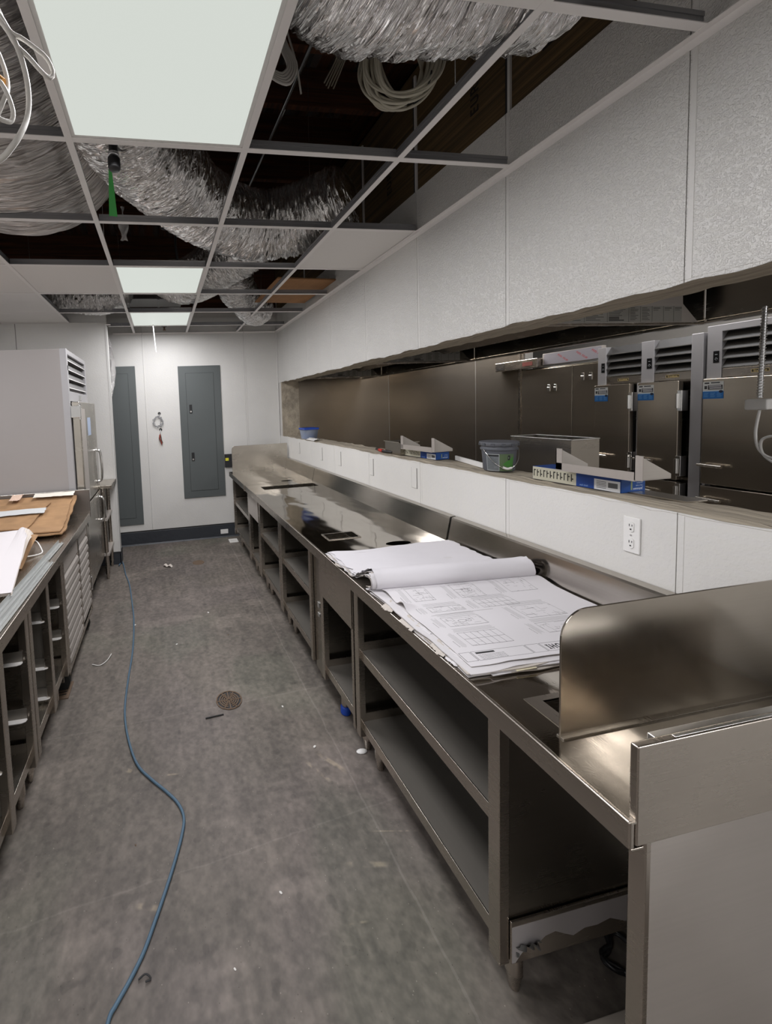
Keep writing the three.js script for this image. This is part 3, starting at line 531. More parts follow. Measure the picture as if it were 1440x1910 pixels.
function rackUnit(label, z0, z1, dividers, slides, legs) {
  const t = thing('rack_unit', label, 'rack unit', [-0.95, 0, (z0 + z1) / 2]);
  for (const z of [z0 - 0.02, z1 + 0.02]) obj('post', bx(PL0, PL1, 0.15, LT - 0.054, z - 0.018, z + 0.018, 0.003), M.steel, t);
  for (const z of dividers) { obj('post', bx(PL0, PL1, 0.15, LT - 0.054, z - 0.02, z + 0.02, 0.003), M.steel, t); obj('divider', bx(LBX + 0.1, PL0 + 0.005, 0.22, LT - 0.055, z - 0.002, z + 0.002), M.shelfSteel, t); }
  obj('side_panel', bx(LBX + 0.05, PL0 + 0.005, 0.16, LT - 0.055, z1 + 0.002, z1 + 0.006), M.steel, t);
  obj('side_panel', bx(LBX + 0.05, PL0 + 0.005, 0.16, LT - 0.055, z0 - 0.006, z0 - 0.002), M.steelDark, t);
  obj('back_panel', bx(LBX + 0.04, LBX + 0.05, 0.16, LT - 0.055, z1, z0), M.steelDark, t);
  for (const [z, y] of slides) {
    const s = obj('tray_slide', bx(-1.22, -0.603, y, y + 0.042, z, z + 0.003), M.shelfSteel, t);
    obj('slide_ledge', plate([[-1.22, z], [-0.607, z], [-0.601, z + 0.008], [-0.605, z + 0.02], [-0.62, z + 0.026], [-1.22, z + 0.026]], 'xz', y - 0.003, y), M.whiteSoft, s);
  }
  const b = obj('bottom_shelf', bx(LBX + 0.05, PL0 + 0.01, 0.205, 0.21, z1 + 0.02, z0 - 0.02), M.steelTop, t);
  obj('shelf_lip', bx(PL0 + 0.006, PL0 + 0.012, 0.165, 0.212, z1 + 0.02, z0 - 0.02, 0.002), M.steel, b);
  obj('shelf_upstand', bx(LBX + 0.06, PL0 + 0.005, 0.21, 0.25, z1 + 0.02, z1 + 0.023), M.steel, b);
  for (const z of legs) { obj('leg', lathe([[0, 0], [0.012, 0], [0.014, 0.004], [0.02, 0.045], [0.0225, 0.05], [0.022, 0.16], [0, 0.16]], -0.655, 0, z, 18), M.steel, t); obj('leg', lathe([[0, 0], [0.012, 0], [0.02, 0.045], [0.022, 0.16], [0, 0.16]], -1.22, 0, z, 12), M.steel, t); }
  return t;
}
rackUnit('nearest steel tray-slide unit under the left counter, cut by the picture edge', -0.8, -1.745, [-1.16, -1.457], [[-1.155, 0.60], [-1.452, 0.62], [-1.452, 0.38], [-1.705, 0.612], [-1.705, 0.372], [-1.155, 0.36]], [-0.9, -1.70]);
rackUnit('second steel tray-slide unit under the left counter, beside the louvred cooling unit', -1.75, -2.335, [-2.035], [[-2.03, 0.615], [-2.03, 0.385], [-2.03, 0.235], [-2.29, 0.56], [-2.29, 0.385]], [-1.82, -2.26]);
{
  const t = thing('cooling_unit', 'louvred steel cooling unit on castors under the far end of the left counter', 'cooling unit', [-0.95, 0, -2.72]);
  const X = -0.585;
  obj('body', bx(LBX + 0.05, X - 0.03, 0.135, LT - 0.055, -3.127, -2.345, 0.004), M.steelDark, t);
  obj('frame', [bx(X - 0.03, X, 0.13, LT - 0.055, -2.37, -2.34, 0.003), bx(X - 0.03, X, 0.13, LT - 0.052, -2.785, -2.755, 0.003), bx(X - 0.03, X, 0.13, LT - 0.052, -3.127, -3.09, 0.003), bx(X - 0.03, X - 0.002, 0.13, 0.16, -3.127, -2.34, 0.003)], M.steel, t);
  obj('blank_panel', bx(X - 0.02, X - 0.003, 0.70, LT - 0.052, -2.755, -2.37, 0.002), M.filmSteel, t);
  obj('blank_panel', bx(X - 0.02, X - 0.003, 0.725, LT - 0.052, -3.09, -2.785, 0.002), M.filmSteel, t);
  for (const [a, b, top] of [[-2.755, -2.37, 0.69], [-3.09, -2.785, 0.715]]) for (let y = top - 0.055; y > 0.155; y -= 0.058) obj('louvre_slat', plate([[X - 0.026, y + 0.05], [X - 0.012, y + 0.052], [X + 0.001, y + 0.036], [X + 0.004, y + 0.012], [X - 0.002, y + 0.002], [X - 0.006, y + 0.002], [X - 0.008, y + 0.03]], 'xy', a + 0.004, b - 0.004), M.filmSteel, t);
  for (const z of [-2.42, -3.08]) { const c = obj('castor', new THREE.CylinderGeometry(0.05, 0.05, 0.03, 24).rotateX(Math.PI / 2).translate(-0.655, 0.05, z), M.rubber, t); obj('castor_fork', bx(-0.675, -0.635, 0.05, 0.135, z - 0.022, z + 0.022, 0.004), M.steel, c); }
}
{ // tall reach-in refrigerator behind the left counter
  const z0 = -3.20, z1 = -3.97, FXX = -0.665;
  const t = thing('refrigerator', 'tall reach-in steel refrigerator at the end of the left counter, plain grey side toward us', 'refrigerator', [-1.05, 0, -3.58]);
  obj('body', bx(-1.48, FXX - 0.045, 0.15, 2.085, z1, z0, 0.004), M.fridgeSide, t);
  obj('face_frame', [bx(FXX - 0.05, FXX, 0.15, 2.09, z0 - 0.035, z0, 0.004), bx(FXX - 0.05, FXX, 0.15, 2.09, z1, z1 + 0.035, 0.004), bx(FXX - 0.05, FXX - 0.0005, 1.70, 1.775, z1 + 0.0355, z0 - 0.0355, 0.003), bx(FXX - 0.05, FXX - 0.0005, 0.155, 0.22, z1 + 0.0355, z0 - 0.0355, 0.003), bx(FXX - 0.05, FXX - 0.0005, 2.05, 2.086, z1 + 0.0355, z0 - 0.0355, 0.003)], M.fridgeWhite, t);
  for (let k = 0; k < 4; k++) { const y = 1.80 + k * 0.068; obj('grille_slat', plate([[FXX - 0.045, y + 0.066], [FXX - 0.040, y + 0.066], [FXX - 0.004, y + 0.006], [FXX - 0.004, y], [FXX - 0.010, y]], 'xy', z1 + 0.04, z0 - 0.04), M.slatGrey, t); obj('slat_edge', bx(FXX - 0.006, FXX - 0.003, y - 0.001, y + 0.005, z1 + 0.04, z0 - 0.04), M.white, t.children[t.children.length - 1]); }
  obj('controller', bx(FXX - 0.002, FXX + 0.003, 1.93, 1.965, z0 - 0.025, z0 - 0.010, 0.001), M.blackPlastic, t);
  obj('badge', bx(FXX - 0.001, FXX + 0.004, 1.715, 1.755, -3.66, -3.56, 0.001), M.chrome, t);
  const door = (y0, y1) => {
    const d = obj('door', bx(FXX + 0.004, FXX + 0.062, y0, y1, z1 + 0.012, z0 - 0.03, 0.008), M.steelTop, t);
    obj('gasket', bx(FXX - 0.001, FXX + 0.006, y0 + 0.012, y1 - 0.012, z1 + 0.02, z0 - 0.04), M.rubber, d);
    return d;
  };
  const d = door(0.90, 1.695), e = door(0.235, 0.885);
  for (const [p, y] of [[d, 1.62], [d, 0.98], [e, 0.80], [e, 0.30]]) obj('hinge', [bx(FXX + 0.0, FXX + 0.072, y - 0.045, y + 0.045, z0 - 0.034, z0 - 0.008, 0.004), bar([FXX + 0.064, y - 0.06, z0 - 0.02], [FXX + 0.064, y + 0.06, z0 - 0.02], 0.008)], M.chrome, p);
  for (const [p, y0, y1] of [[d, 0.98, 1.27], [e, 0.62, 0.84]]) obj('handle', [tube([[FXX + 0.06, y0, -3.86], [FXX + 0.095, y0 + 0.02, -3.86], [FXX + 0.105, (y0 + y1) / 2, -3.86], [FXX + 0.095, y1 - 0.02, -3.86], [FXX + 0.06, y1, -3.86]], 0.011, 30, 10), bx(FXX + 0.06, FXX + 0.066, y0 - 0.02, y1 + 0.02, -3.885, -3.835, 0.002)], M.chrome, p);
  obj('door_sticker', bx(FXX + 0.0615, FXX + 0.0632, 1.42, 1.57, -3.66, -3.52), std({ color: lin(0.35, 0.42, 0.55), roughness: 0.5 }), d);
  obj('door_film', bx(FXX + 0.0615, FXX + 0.0635, 0.95, 1.64, -3.43, -3.26), M.filmSteel, d);
  for (const z of [-3.30, -3.87]) for (const x of [-0.735, -1.38]) { const c = obj('castor', new THREE.CylinderGeometry(0.055, 0.055, 0.035, 24).rotateX(Math.PI / 2).translate(x, 0.055, z), M.rubber, t); obj('castor_fork', bx(x - 0.02, x + 0.02, 0.055, 0.15, z - 0.025, z + 0.025, 0.004), M.steel, c); }
}
{
  const t = thing('work_table', 'small open steel work table with two under-shelves against the white stub wall', 'table', [-0.9, 0, -4.08]);
  obj('table_top', bx(-1.3, -0.505, 0.885, 0.915, -4.37, -3.985, 0.004), M.steelTop, t);
  obj('front_edge', bx(-0.515, -0.500, 0.872, 0.916, -4.37, -3.985, 0.004), M.steel, t);
  for (const y of [0.60, 0.26]) obj('under_shelf', bx(-1.3, -0.56, y - 0.03, y, -4.36, -3.99, 0.003), M.filmSteel, t);
  for (const z of [-4.01, -4.345]) for (const x of [-0.59, -1.27]) obj('leg', [lathe([[0, 0], [0.013, 0], [0.016, 0.045], [0.021, 0.05], [0.021, 0.89], [0, 0.89]], x, 0, z, 16)], M.steel, t);
}
// ---- what lies on the left counter ----
{
  const lean = (v) => LT + 0.022 + (v > 0.3 ? (v - 0.3) / 0.7 * 0.115 : 0);   // v 0 near -> 1 far, resting up on the end splash
  const sheet = (x0, x1, z0, z1, y, s, mat, thick, label, dx = 0, g) => {
    const f = (u, v) => { const z = z0 + (z1 - z0) * v, k = clamp((-2.5 - z) / 0.62); return [x0 + (x1 - x0) * u + dx * v + (fbm(v, u, 12, 3, 2, s) - 0.5) * 0.012 * (u > 0.97 ? 1 : 0), y + lean(k) - LT - 0.022 + (fbm(u, v, 4, 4, 3, s + 3) - 0.5) * 0.006, z + (fbm(u, v, 9, 2, 2, s + 5) - 0.5) * 0.02 * (v < 0.03 ? 1 : 0)]; };
    const a = grid(30, 24, f), b = grid(30, 24, (u, v) => { const p = f(u, v); p[1] -= thick; return p; }); flip(a); a.computeVertexNormals();
    const rim = [(t) => [t, 0], (t) => [1, t], (t) => [1 - t, 1], (t) => [0, 1 - t]].map((q) => grid(30, 1, (t, v) => { const p = f(...q(t)); p[1] -= v * thick; return p; }));
    const m = mat.clone(); m.side = THREE.DoubleSide;
    return solo(label[0], [a, b, ...rim], m, label[1], label[2], g);
  };
  sheet(-1.32, -0.625, -2.56, -3.14, LT + 0.026, 601, M.card, 0.008, ['cardboard_sheet', 'brown flattened cardboard sheet, lowest of the pile on the left counter', 'cardboard'], -0.02);
  sheet(-1.32, -0.64, -2.575, -3.135, LT + 0.037, 611, M.card, 0.007, ['cardboard_sheet', 'large brown cardboard sheet, top of the pile on the left counter', 'cardboard'], -0.03);
  sheet(-1.32, -0.86, -2.66, -3.0, LT + 0.048, 621, M.card, 0.006, ['cardboard_sheet', 'smaller brown cardboard flap at the left, with a slanted near edge, on the pile', 'cardboard'], 0.06);
  sheet(-1.32, -0.80, -2.83, -2.90, LT + 0.060, 631, std({ color: lin(0.55, 0.56, 0.56), roughness: 0.5 }), 0.001, ['film_strip', 'pale translucent plastic strip lying across the brown cardboard', 'plastic strip']);
  sheet(-0.93, -0.655, -3.06, -3.125, LT + 0.062, 641, std({ color: lin(0.72, 0.68, 0.60), roughness: 0.8 }), 0.001, ['paper_strip', 'long white printed label strip at the far edge of the cardboard', 'paper']);
  sheet(-1.08, -1.01, -3.03, -3.12, LT + 0.066, 651, std({ color: lin(0.66, 0.48, 0.38), roughness: 0.6 }), 0.001, ['paper_strip', 'short pinkish tape patch on the cardboard beside the white strip', 'paper']);
  // white drawing sheet hanging toward us
  const ps = std({ color: lin(0.62, 0.59, 0.60), roughness: 0.85, side: THREE.DoubleSide });
  const curl = (u, v) => { const z = -2.52 + 0.80 * v, edge = -0.79 + 0.155 * v; let x = -1.32 + (edge + 1.32) * u, y = LT + 0.062 + (1 - v) * 0.012 - v * v * 0.035 + (fbm(u, v, 3, 3, 2, 661) - 0.5) * 0.006; const c = clamp((u - 0.86) / 0.14) * clamp((0.55 - v) / 0.55); y += 0.03 * Math.sin(c * Math.PI) - c * 0.03; x -= c * 0.01; return [x, y, z + (u - 0.5) * -0.03]; };
  const t = thing('drawing_sheets', 'white paper sheets with a curled corner on the left counter before the cardboard', 'paper', [-1.0, LT, -2.1]);
  for (let k = 0; k < 3; k++) { const g = grid(36, 30, (u, v) => { const p = curl(u, v); p[1] -= k * 0.006; p[0] += k * 0.012 * (k ? 1 : 0) * clamp((0.6 - v) * 2); return p; }); flip(g); g.computeVertexNormals(); obj('page', g, k ? M.paperEdge.clone() : ps, t); if (k) t.children[k].material.side = THREE.DoubleSide; }
  // debris under it
  solo('cardboard_offcut', grid(14, 10, (u, v) => [-0.80 + u * 0.10 - v * 0.02, LT + 0.016 + 0.045 * v + 0.01 * Math.sin(u * 5 + v * 4), -2.08 - v * 0.36 + u * 0.02]), Object.assign(M.card.clone(), { side: THREE.DoubleSide }), 'torn brown cardboard offcut poking out from under the white sheets', 'cardboard');
  solo('plastic_loop', tube([[-0.78, LT + 0.045, -2.38], [-0.72, LT + 0.05, -2.36], [-0.675, LT + 0.02, -2.30], [-0.67, LT + 0.006, -2.27], [-0.72, LT + 0.012, -2.22], [-0.78, LT + 0.02, -2.20]], 0.003, 40), M.white, 'thin white plastic loop between the cardboard and the metal angles', 'cable tie');
  // long metal angles laid along the front edge
  const angle = (label, x0, z0, x1, z1, w, y) => {
    const L = Math.hypot(x1 - x0, z1 - z0), g = mergeGeometries([bx(-w / 2, w / 2, 0, 0.002, 0, L), bx(-w / 2, -w / 2 + 0.002, 0, w * 0.7, 0, L), bx(w * 0.16, w * 0.16 + 0.0015, 0.002, w * 0.36, 0, L)].map((q) => q.index ? q.toNonIndexed() : q));
    g.rotateY(Math.atan2(x1 - x0, z1 - z0)); g.translate(x0, y, z0); return solo('metal_angle', g, M.angle, label, 'metal angle');
  };
  angle('longer pale metal ceiling angle lying along the front of the left counter', -0.605, -2.43, -0.66, -0.95, 0.028, LT + 0.003);
  angle('shorter pale metal angle lying nearest the front edge of the left counter', -0.582, -2.12, -0.605, -0.95, 0.026, LT + 0.003);
}

// =====================================================================================
// BACK WALL FITTINGS
// =====================================================================================
function electricPanel(label, x0, x1, y0, y1, latches) {
  const t = thing('electric_panel', label, 'electric panel', [(x0 + x1) / 2, y0, ZW]);
  const m = 0.088;
  obj('cover', bx(x0, x1, y0, y1, ZW, ZW + 0.012, 0.003), M.panelGrey, t);
  const d = obj('door', bx(x0 + m, x1 - m, y0 + m, y1 - m, ZW + 0.011, ZW + 0.0155, 0.002), M.panelGrey, t);
  obj('door_gap', bx(x0 + m - 0.003, x1 - m + 0.003, y0 + m - 0.003, y1 - m + 0.003, ZW + 0.0115, ZW + 0.0126), M.panelLine, t);
  for (const y of latches) { const l = obj('latch', bx(x0 + m + 0.026, x0 + m + 0.060, y - 0.052, y + 0.052, ZW + 0.0155, ZW + 0.021, 0.003), M.blackPlastic, d); obj('key_lock', new THREE.CylinderGeometry(0.011, 0.011, 0.008, 16).rotateX(Math.PI / 2).translate(x0 + m + 0.043, y - 0.032, ZW + 0.022), M.chrome, l); }
}
electricPanel('tall grey electric panel cover partly hidden behind the white stub wall', -0.79, -0.273, 0.25, 2.14, []);
electricPanel('grey electric panel cover with two black latches, right of the hanging wires', 0.226, 0.737, 0.522, 2.125, [1.61, 1.03]);
{
  const hole = (x, y, label) => { const t = thing('wall_hole', label, 'hole', [x, y, ZW]); obj('hole_rim', new THREE.TorusGeometry(0.019, 0.003, 6, 24).translate(x, y, ZW + 0.0005), M.drywall, t); obj('hole_dark', new THREE.CircleGeometry(0.019, 24).translate(x, y, ZW + 0.0008), M.dark, t); };
  hole(-0.02, 1.572, 'round dark hole in the back wall above the coiled wire'); hole(-0.014, 1.378, 'round dark hole in the back wall below the coiled wire');
  const pts = [[-0.02, 1.572, ZW + 0.004], [-0.022, 1.55, ZW + 0.02]];
  for (let k = 0; k <= 90; k++) { const a = -k * 0.22 + 1.6, r = 0.052 + (fbm(k * 0.05, 0, 20, 1, 2, 701) - 0.5) * 0.03; pts.push([-0.04 + r * 1.05 * Math.cos(a), 1.475 + r * 1.1 * Math.sin(a), ZW + 0.012 + 0.012 * fbm(k * 0.03, 0, 20, 1, 2, 702)]); }
  pts.push([-0.02, 1.43, ZW + 0.02]);
  solo('wire_coil', tube(pts, 0.003, 600, 6), std({ color: lin(0.30, 0.30, 0.31), roughness: 0.4 }), 'grey coiled wire hanging from the upper hole in the back wall', 'wire');
  const t = thing('wire_bundle', 'short bundle of red and black wires hanging from the lower hole in the back wall', 'wire', [-0.02, 1.19, ZW]);
  obj('lead', tube([[-0.014, 1.378, ZW + 0.004], [-0.02, 1.35, ZW + 0.018], [-0.021, 1.31, ZW + 0.02]], 0.004, 12), M.galv, t);
  for (let k = 0; k < 7; k++) { const a = rr(-0.018, 0.014); obj('strand', tube([[-0.021, 1.33, ZW + 0.02], [-0.026 + a, 1.30 - k * 0.004, ZW + 0.014 + k * 0.003], [-0.018 + a * 0.8, 1.25, ZW + 0.012 + k * 0.003], [-0.006 + a * 0.7, 1.195 + rr(0, 0.03), ZW + 0.012 + k * 0.002]], 0.0035, 24, 6), [M.red, M.blackPlastic, M.rust][k % 3], t); }
  solo('hanging_wire', tube([[-0.036, CEIL + 0.11, -4.5], [-0.032, 2.53, -4.5], [-0.026, 2.42, -4.50], [-0.016, 2.26, -4.5], [-0.012, 2.235, -4.5]], 0.0048, 30), M.white, 'white cable end hanging down in front of the back wall near the farthest lit panel', 'cable');
  const s = thing('sprinkler', 'small dark sprinkler head poking through the grid at the back wall', 'sprinkler', [0.09, 2.50, -4.7]);
  obj('escutcheon', lathe([[0, 2.56], [0.03, 2.555], [0.032, 2.548], [0, 2.545]], 0.09, 0, -4.72, 18), M.dark, s); obj('head', lathe([[0, 2.545], [0.012, 2.545], [0.01, 2.52], [0.02, 2.505], [0, 2.503]], 0.09, 0, -4.72, 14), M.rust, s);
  // dark wall box with a yellow label by the counter end
  const b = thing('wall_box', 'dark recessed wall box with a yellow label behind the far end of the right counter', 'box', [0.765, 0.885, ZW]);
  obj('box', bx(0.742, 0.86, 0.875, 1.035, ZW, ZW + 0.03, 0.002), M.dark, b); obj('yellow_label', bx(0.75, 0.79, 0.955, 0.99, ZW + 0.03, ZW + 0.0312), M.yellow, b);
  solo('outlet_cover', bx(0.65, 0.745, 0.045, 0.10, ZW + 0.0135, ZW + 0.019, 0.002), M.white, 'small white label plate stuck on the dark cove base by the right counter', 'cover plate');
  // crumpled foil insulation in the recess
  solo('foil_insulation', grid(50, 70, (u, v) => { const a = u * Math.PI * 2, r = 0.02 + 0.075 * Math.sin(Math.PI * clamp(v * 0.96 + 0.04)) ** 0.7; const k = 1 + (fbm(u, v, 12, 16, 3, 711) - 0.5) * 0.35; return [-0.572 + r * k * Math.cos(a) + 0.012 * Math.sin(v * 5), 1.76 + v * 0.80, -4.70 + r * k * Math.sin(a) * 0.9]; }, true), M.foil, 'crumpled silver foil insulation hanging in the recess behind the stub wall', 'insulation');
}
// outlets and blank cover plates along the lower right wall
{
  const o = thing('wall_outlet', 'white duplex wall outlet in the lower right wall above the drawing set', 'outlet', [XR, 1.07, -1.05]);
  const nar = (g) => g.translate(0, 0, 1.05).scale(1, 1, 0.66).translate(0, 0, -1.05);
  const p = obj('cover_plate', bx(XR - 0.006, XR, 1.07, 1.186, -1.0735, -1.0265, 0.003), M.white, o);
  for (const y of [1.155, 1.102]) { const r = obj('receptacle', nar(plate([...arc(-1.05, y, 0.017, 0.75, Math.PI - 0.75, 8), ...arc(-1.05, y, 0.017, Math.PI + 0.75, 2 * Math.PI - 0.75, 8)].reverse(), 'zy', XR - 0.0085, XR - 0.005)), M.white, o); obj('slot', [bx(XR - 0.0092, XR - 0.008, y + 0.001, y + 0.009, -1.0545, -1.053), bx(XR - 0.0092, XR - 0.008, y + 0.002, y + 0.008, -1.047, -1.0455), bx(XR - 0.0092, XR - 0.008, y - 0.010, y - 0.006, -1.052, -1.048)], M.dark, r); }
  obj('screw', new THREE.CylinderGeometry(0.003, 0.003, 0.002, 10).rotateZ(Math.PI / 2).translate(XR - 0.007, 1.128, -1.05), M.chrome, o);
  const open = (z, y, h, label) => { const t = thing('outlet_opening', label, 'outlet opening', [XR, y, z]); obj('cut_edge', [bx(XR - 0.001, XR + 0.001, y - h / 2, y + h / 2, z - 0.028, z - 0.024), bx(XR - 0.001, XR + 0.001, y - h / 2, y + h / 2, z + 0.024, z + 0.028), bx(XR - 0.001, XR + 0.001, y - h / 2 - 0.002, y - h / 2 + 0.001, z - 0.028, z + 0.028)], M.seam, t); obj('blank_plate', bx(XR - 0.004, XR - 0.0005, y - h / 2, y + h / 2, z - 0.023, z + 0.023, 0.001), M.frpSmooth, t); };
  open(-2.19, 1.13, 0.12, 'blank outlet cover in the lower right wall, nearest of the blank covers'); open(-2.69, 1.13, 0.12, 'blank outlet cover in the lower right wall, second of the blank covers'); open(-3.22, 1.13, 0.12, 'blank outlet cover in the lower right wall, third of the blank covers'); open(-3.62, 1.13, 0.12, 'blank outlet cover in the lower right wall, fourth of the blank covers'); open(-4.25, 1.13, 0.12, 'blank outlet cover in the lower right wall, farthest of the blank covers');
}

// =====================================================================================
// FLOOR
// =====================================================================================
solo('extension_cord', tube([[-0.52, 0.012, -4.30], [-0.50, 0.006, -4.42], [-0.47, 0.006, -4.30], [-0.43, 0.006, -4.052], [-0.375, 0.006, -3.794], [-0.326, 0.006, -3.421], [-0.292, 0.006, -3.114], [-0.274, 0.006, -2.732], [-0.28, 0.006, -2.413], [-0.28, 0.006, -2.197], [-0.264, 0.006, -2.046], [-0.228, 0.006, -1.894], [-0.187, 0.006, -1.786], [-0.129, 0.006, -1.708], [-0.064, 0.006, -1.634], [-0.019, 0.006, -1.573], [0.001, 0.006, -1.511], [-0.01, 0.006, -1.445], [-0.041, 0.006, -1.355], [-0.073, 0.006, -1.276], [-0.109, 0.006, -1.195], [-0.138, 0.006, -1.134], [-0.174, 0.006, -1.081], [-0.205, 0.006, -1.042], [-0.224, 0.006, -1.011], [-0.24, 0.006, -0.9], [-0.22, 0.006, -0.7], [-0.25, 0.006, -0.4]], 0.0058, 400, 8), M.cordBlue, 'long dusty blue extension cord snaking down the concrete aisle', 'cord');
{
  const cx = 0.28, cz = -2.11, R = 0.072, t = thing('floor_drain', 'round brown floor drain grate in the middle of the aisle', 'drain', [cx, 0, cz]);
  obj('sump', new THREE.CylinderGeometry(R - 0.002, R - 0.002, 0.002, 32).translate(cx, 0.001, cz), M.dark, t);
  const ring = (r0, r1, a0, a1) => plate([...arc(cx, cz, r1, a0, a1, 14), ...arc(cx, cz, r0, a1, a0, 14)], 'xz', 0.001, 0.005);
  obj('rim', ring(R - 0.006, R, 0, Math.PI * 1.999), M.rust, t);
  for (const s of [0, Math.PI]) for (const [r0, r1] of [[0.012, 0.018], [0.024, 0.030], [0.036, 0.042], [0.048, 0.054]]) obj('ring_bar', ring(r0, r1, s - 1.35, s + 1.35), M.rust, t);
  for (const a of [0, 1.05, 2.1, 3.14, 4.19, 5.24, Math.PI / 2, -Math.PI / 2]) { const g = bx(0.005, R - 0.004, 0.001, 0.005, -0.003, 0.003); g.rotateY(a); g.translate(cx, 0, cz); obj('spoke', g, M.rust, t); }
  const gr = (label, x0, x1, z0, z1, mat, n) => { const t = thing('floor_grate', label, 'floor grate', [(x0 + x1) / 2, 0, (z0 + z1) / 2]); obj('grate_frame', plate([[x0, z1], [x1, z1], [x1, z0], [x0, z0]], 'xz', 0.0, 0.006, [rectHole(x0 + 0.018, x1 - 0.018, z1 + 0.018, z0 - 0.018)]), mat, t); obj('sump', bx(x0 + 0.01, x1 - 0.01, 0.0002, 0.0014, z1 + 0.01, z0 - 0.01), M.dark, t); for (let i = 1; i < n; i++) { const z = z1 + (z0 - z1) * i / n; obj('grate_bar', bx(x0 + 0.012, x1 - 0.012, 0.001, 0.0055, z - 0.006, z + 0.006, 0.001), mat, t); } };
  gr('rusty rectangular floor grate half under the left counter', -0.70, -0.603, -2.33, -2.475, M.rust, 6);
  gr('small pale square floor grate beside the far end of the right counter', 0.725, 0.83, -4.70, -4.83, M.whiteSoft, 6);
  solo('floor_cleanout', new THREE.CylinderGeometry(0.06, 0.062, 0.004, 28).translate(0.30, 0.001, -4.18), M.rust, 'flat round brown cleanout cover on the floor near the back wall', 'cleanout cover');
  const sc = (label, pts, r, m) => solo('scrap', tube(pts, r, 24, 6), m, label, 'scrap');
  sc('curved strip of white wire lying on the floor beside the louvred cooling unit', [[-0.52, 0.004, -2.62], [-0.47, 0.004, -2.60], [-0.43, 0.006, -2.64], [-0.41, 0.010, -2.70]], 0.003, M.whiteSoft);
  sc('short dark splinter lying in front of the round drain', [[0.14, 0.004, -2.005], [0.235, 0.004, -2.012]], 0.0035, M.rubber);
  solo('scrap', grid(10, 6, (u, v) => [-0.06 + u * 0.09, 0.004 + 0.02 * Math.abs(Math.sin(u * 6 + v)), -4.20 + v * 0.05 + u * 0.05]), Object.assign(M.paperEdge.clone(), { side: THREE.DoubleSide }), 'crumpled tan paper scrap on the floor in front of the back wall', 'scrap');
  solo('scrap', lathe([[0, 0], [0.018, 0], [0.02, 0.004], [0.012, 0.009], [0, 0.010]], 0, 0, 0, 12).scale(1.3, 1, 0.7).translate(0.818, 0, -1.648), M.white, 'flat white plastic scrap beside a foot of the nearest base unit', 'scrap');
  solo('scrap', tube([[-0.15, 0.004, -1.08], [-0.13, 0.008, -1.085], [-0.115, 0.004, -1.075], [-0.13, 0.006, -1.07]], 0.0022, 20, 5), M.dark, 'dark twist of fibre lying against the near part of the blue cord', 'scrap');
  const chip = (x, z, s, m, label) => solo('debris_chip', new THREE.IcosahedronGeometry(s, 0).scale(1.6, 0.5, 1).rotateY(rr(0, 6)).translate(x, s * 0.4, z), m, label, 'debris');
  chip(0.30, -1.20, 0.004, M.whiteSoft, 'pale chip of debris right of the loop of the blue cord');
  chip(-0.02, -1.42, 0.004, M.whiteSoft, 'pale chip of debris touching the outside of the cord bend');
  chip(0.55, -2.0, 0.005, M.whiteSoft, 'pale chip of debris between the round drain and the apron unit');
  chip(-0.28, -3.05, 0.008, M.whiteSoft, 'pale chip of debris touching the far straight part of the blue cord');
  chip(0.28, -3.1, 0.007, M.whiteSoft, 'pale chip of debris in the far middle of the aisle');
  chip(0.02, -2.72, 0.006, M.whiteSoft, 'pale chip of debris between the blue cord and the far middle of the aisle');
  chip(0.62, -1.72, 0.006, M.whiteSoft, 'pale chip of debris just beyond the two chalky scrapes');
  chip(0.12, -1.05, 0.003, M.whiteSoft, 'pale chip of debris at the bottom middle of the picture');
  chip(-0.18, -1.45, 0.003, M.rust, 'small brown chip of debris left of the cord bend');
  chip(0.38, -2.75, 0.005, M.rust, 'small dark chip of debris far behind the round drain');
}

solo('wood_strip', bx(-0.30, 0.30, 0, 0.03, -0.03, 0.03, 0.003).translate(1.24, 0, -0.735), std({ color: lin(0.30, 0.27, 0.235), roughness: 0.8 }), 'pale wood strip on the floor beneath the near end of the right counter', 'wood strip');
{ const pts = []; for (let k = 0; k < 60; k++) { const a = k * 0.42, r = 0.05 + 0.012 * Math.sin(k * 1.7); pts.push([1.20 + r * 1.2 * Math.cos(a), 0.008 + 0.01 * (k % 9) / 9, -0.845 + r * Math.sin(a)]); } solo('dark_cord', tube(pts, 0.005, 240, 6), M.blackPlastic, 'small dark coil of cord on the floor under the near end of the right counter', 'cord'); }

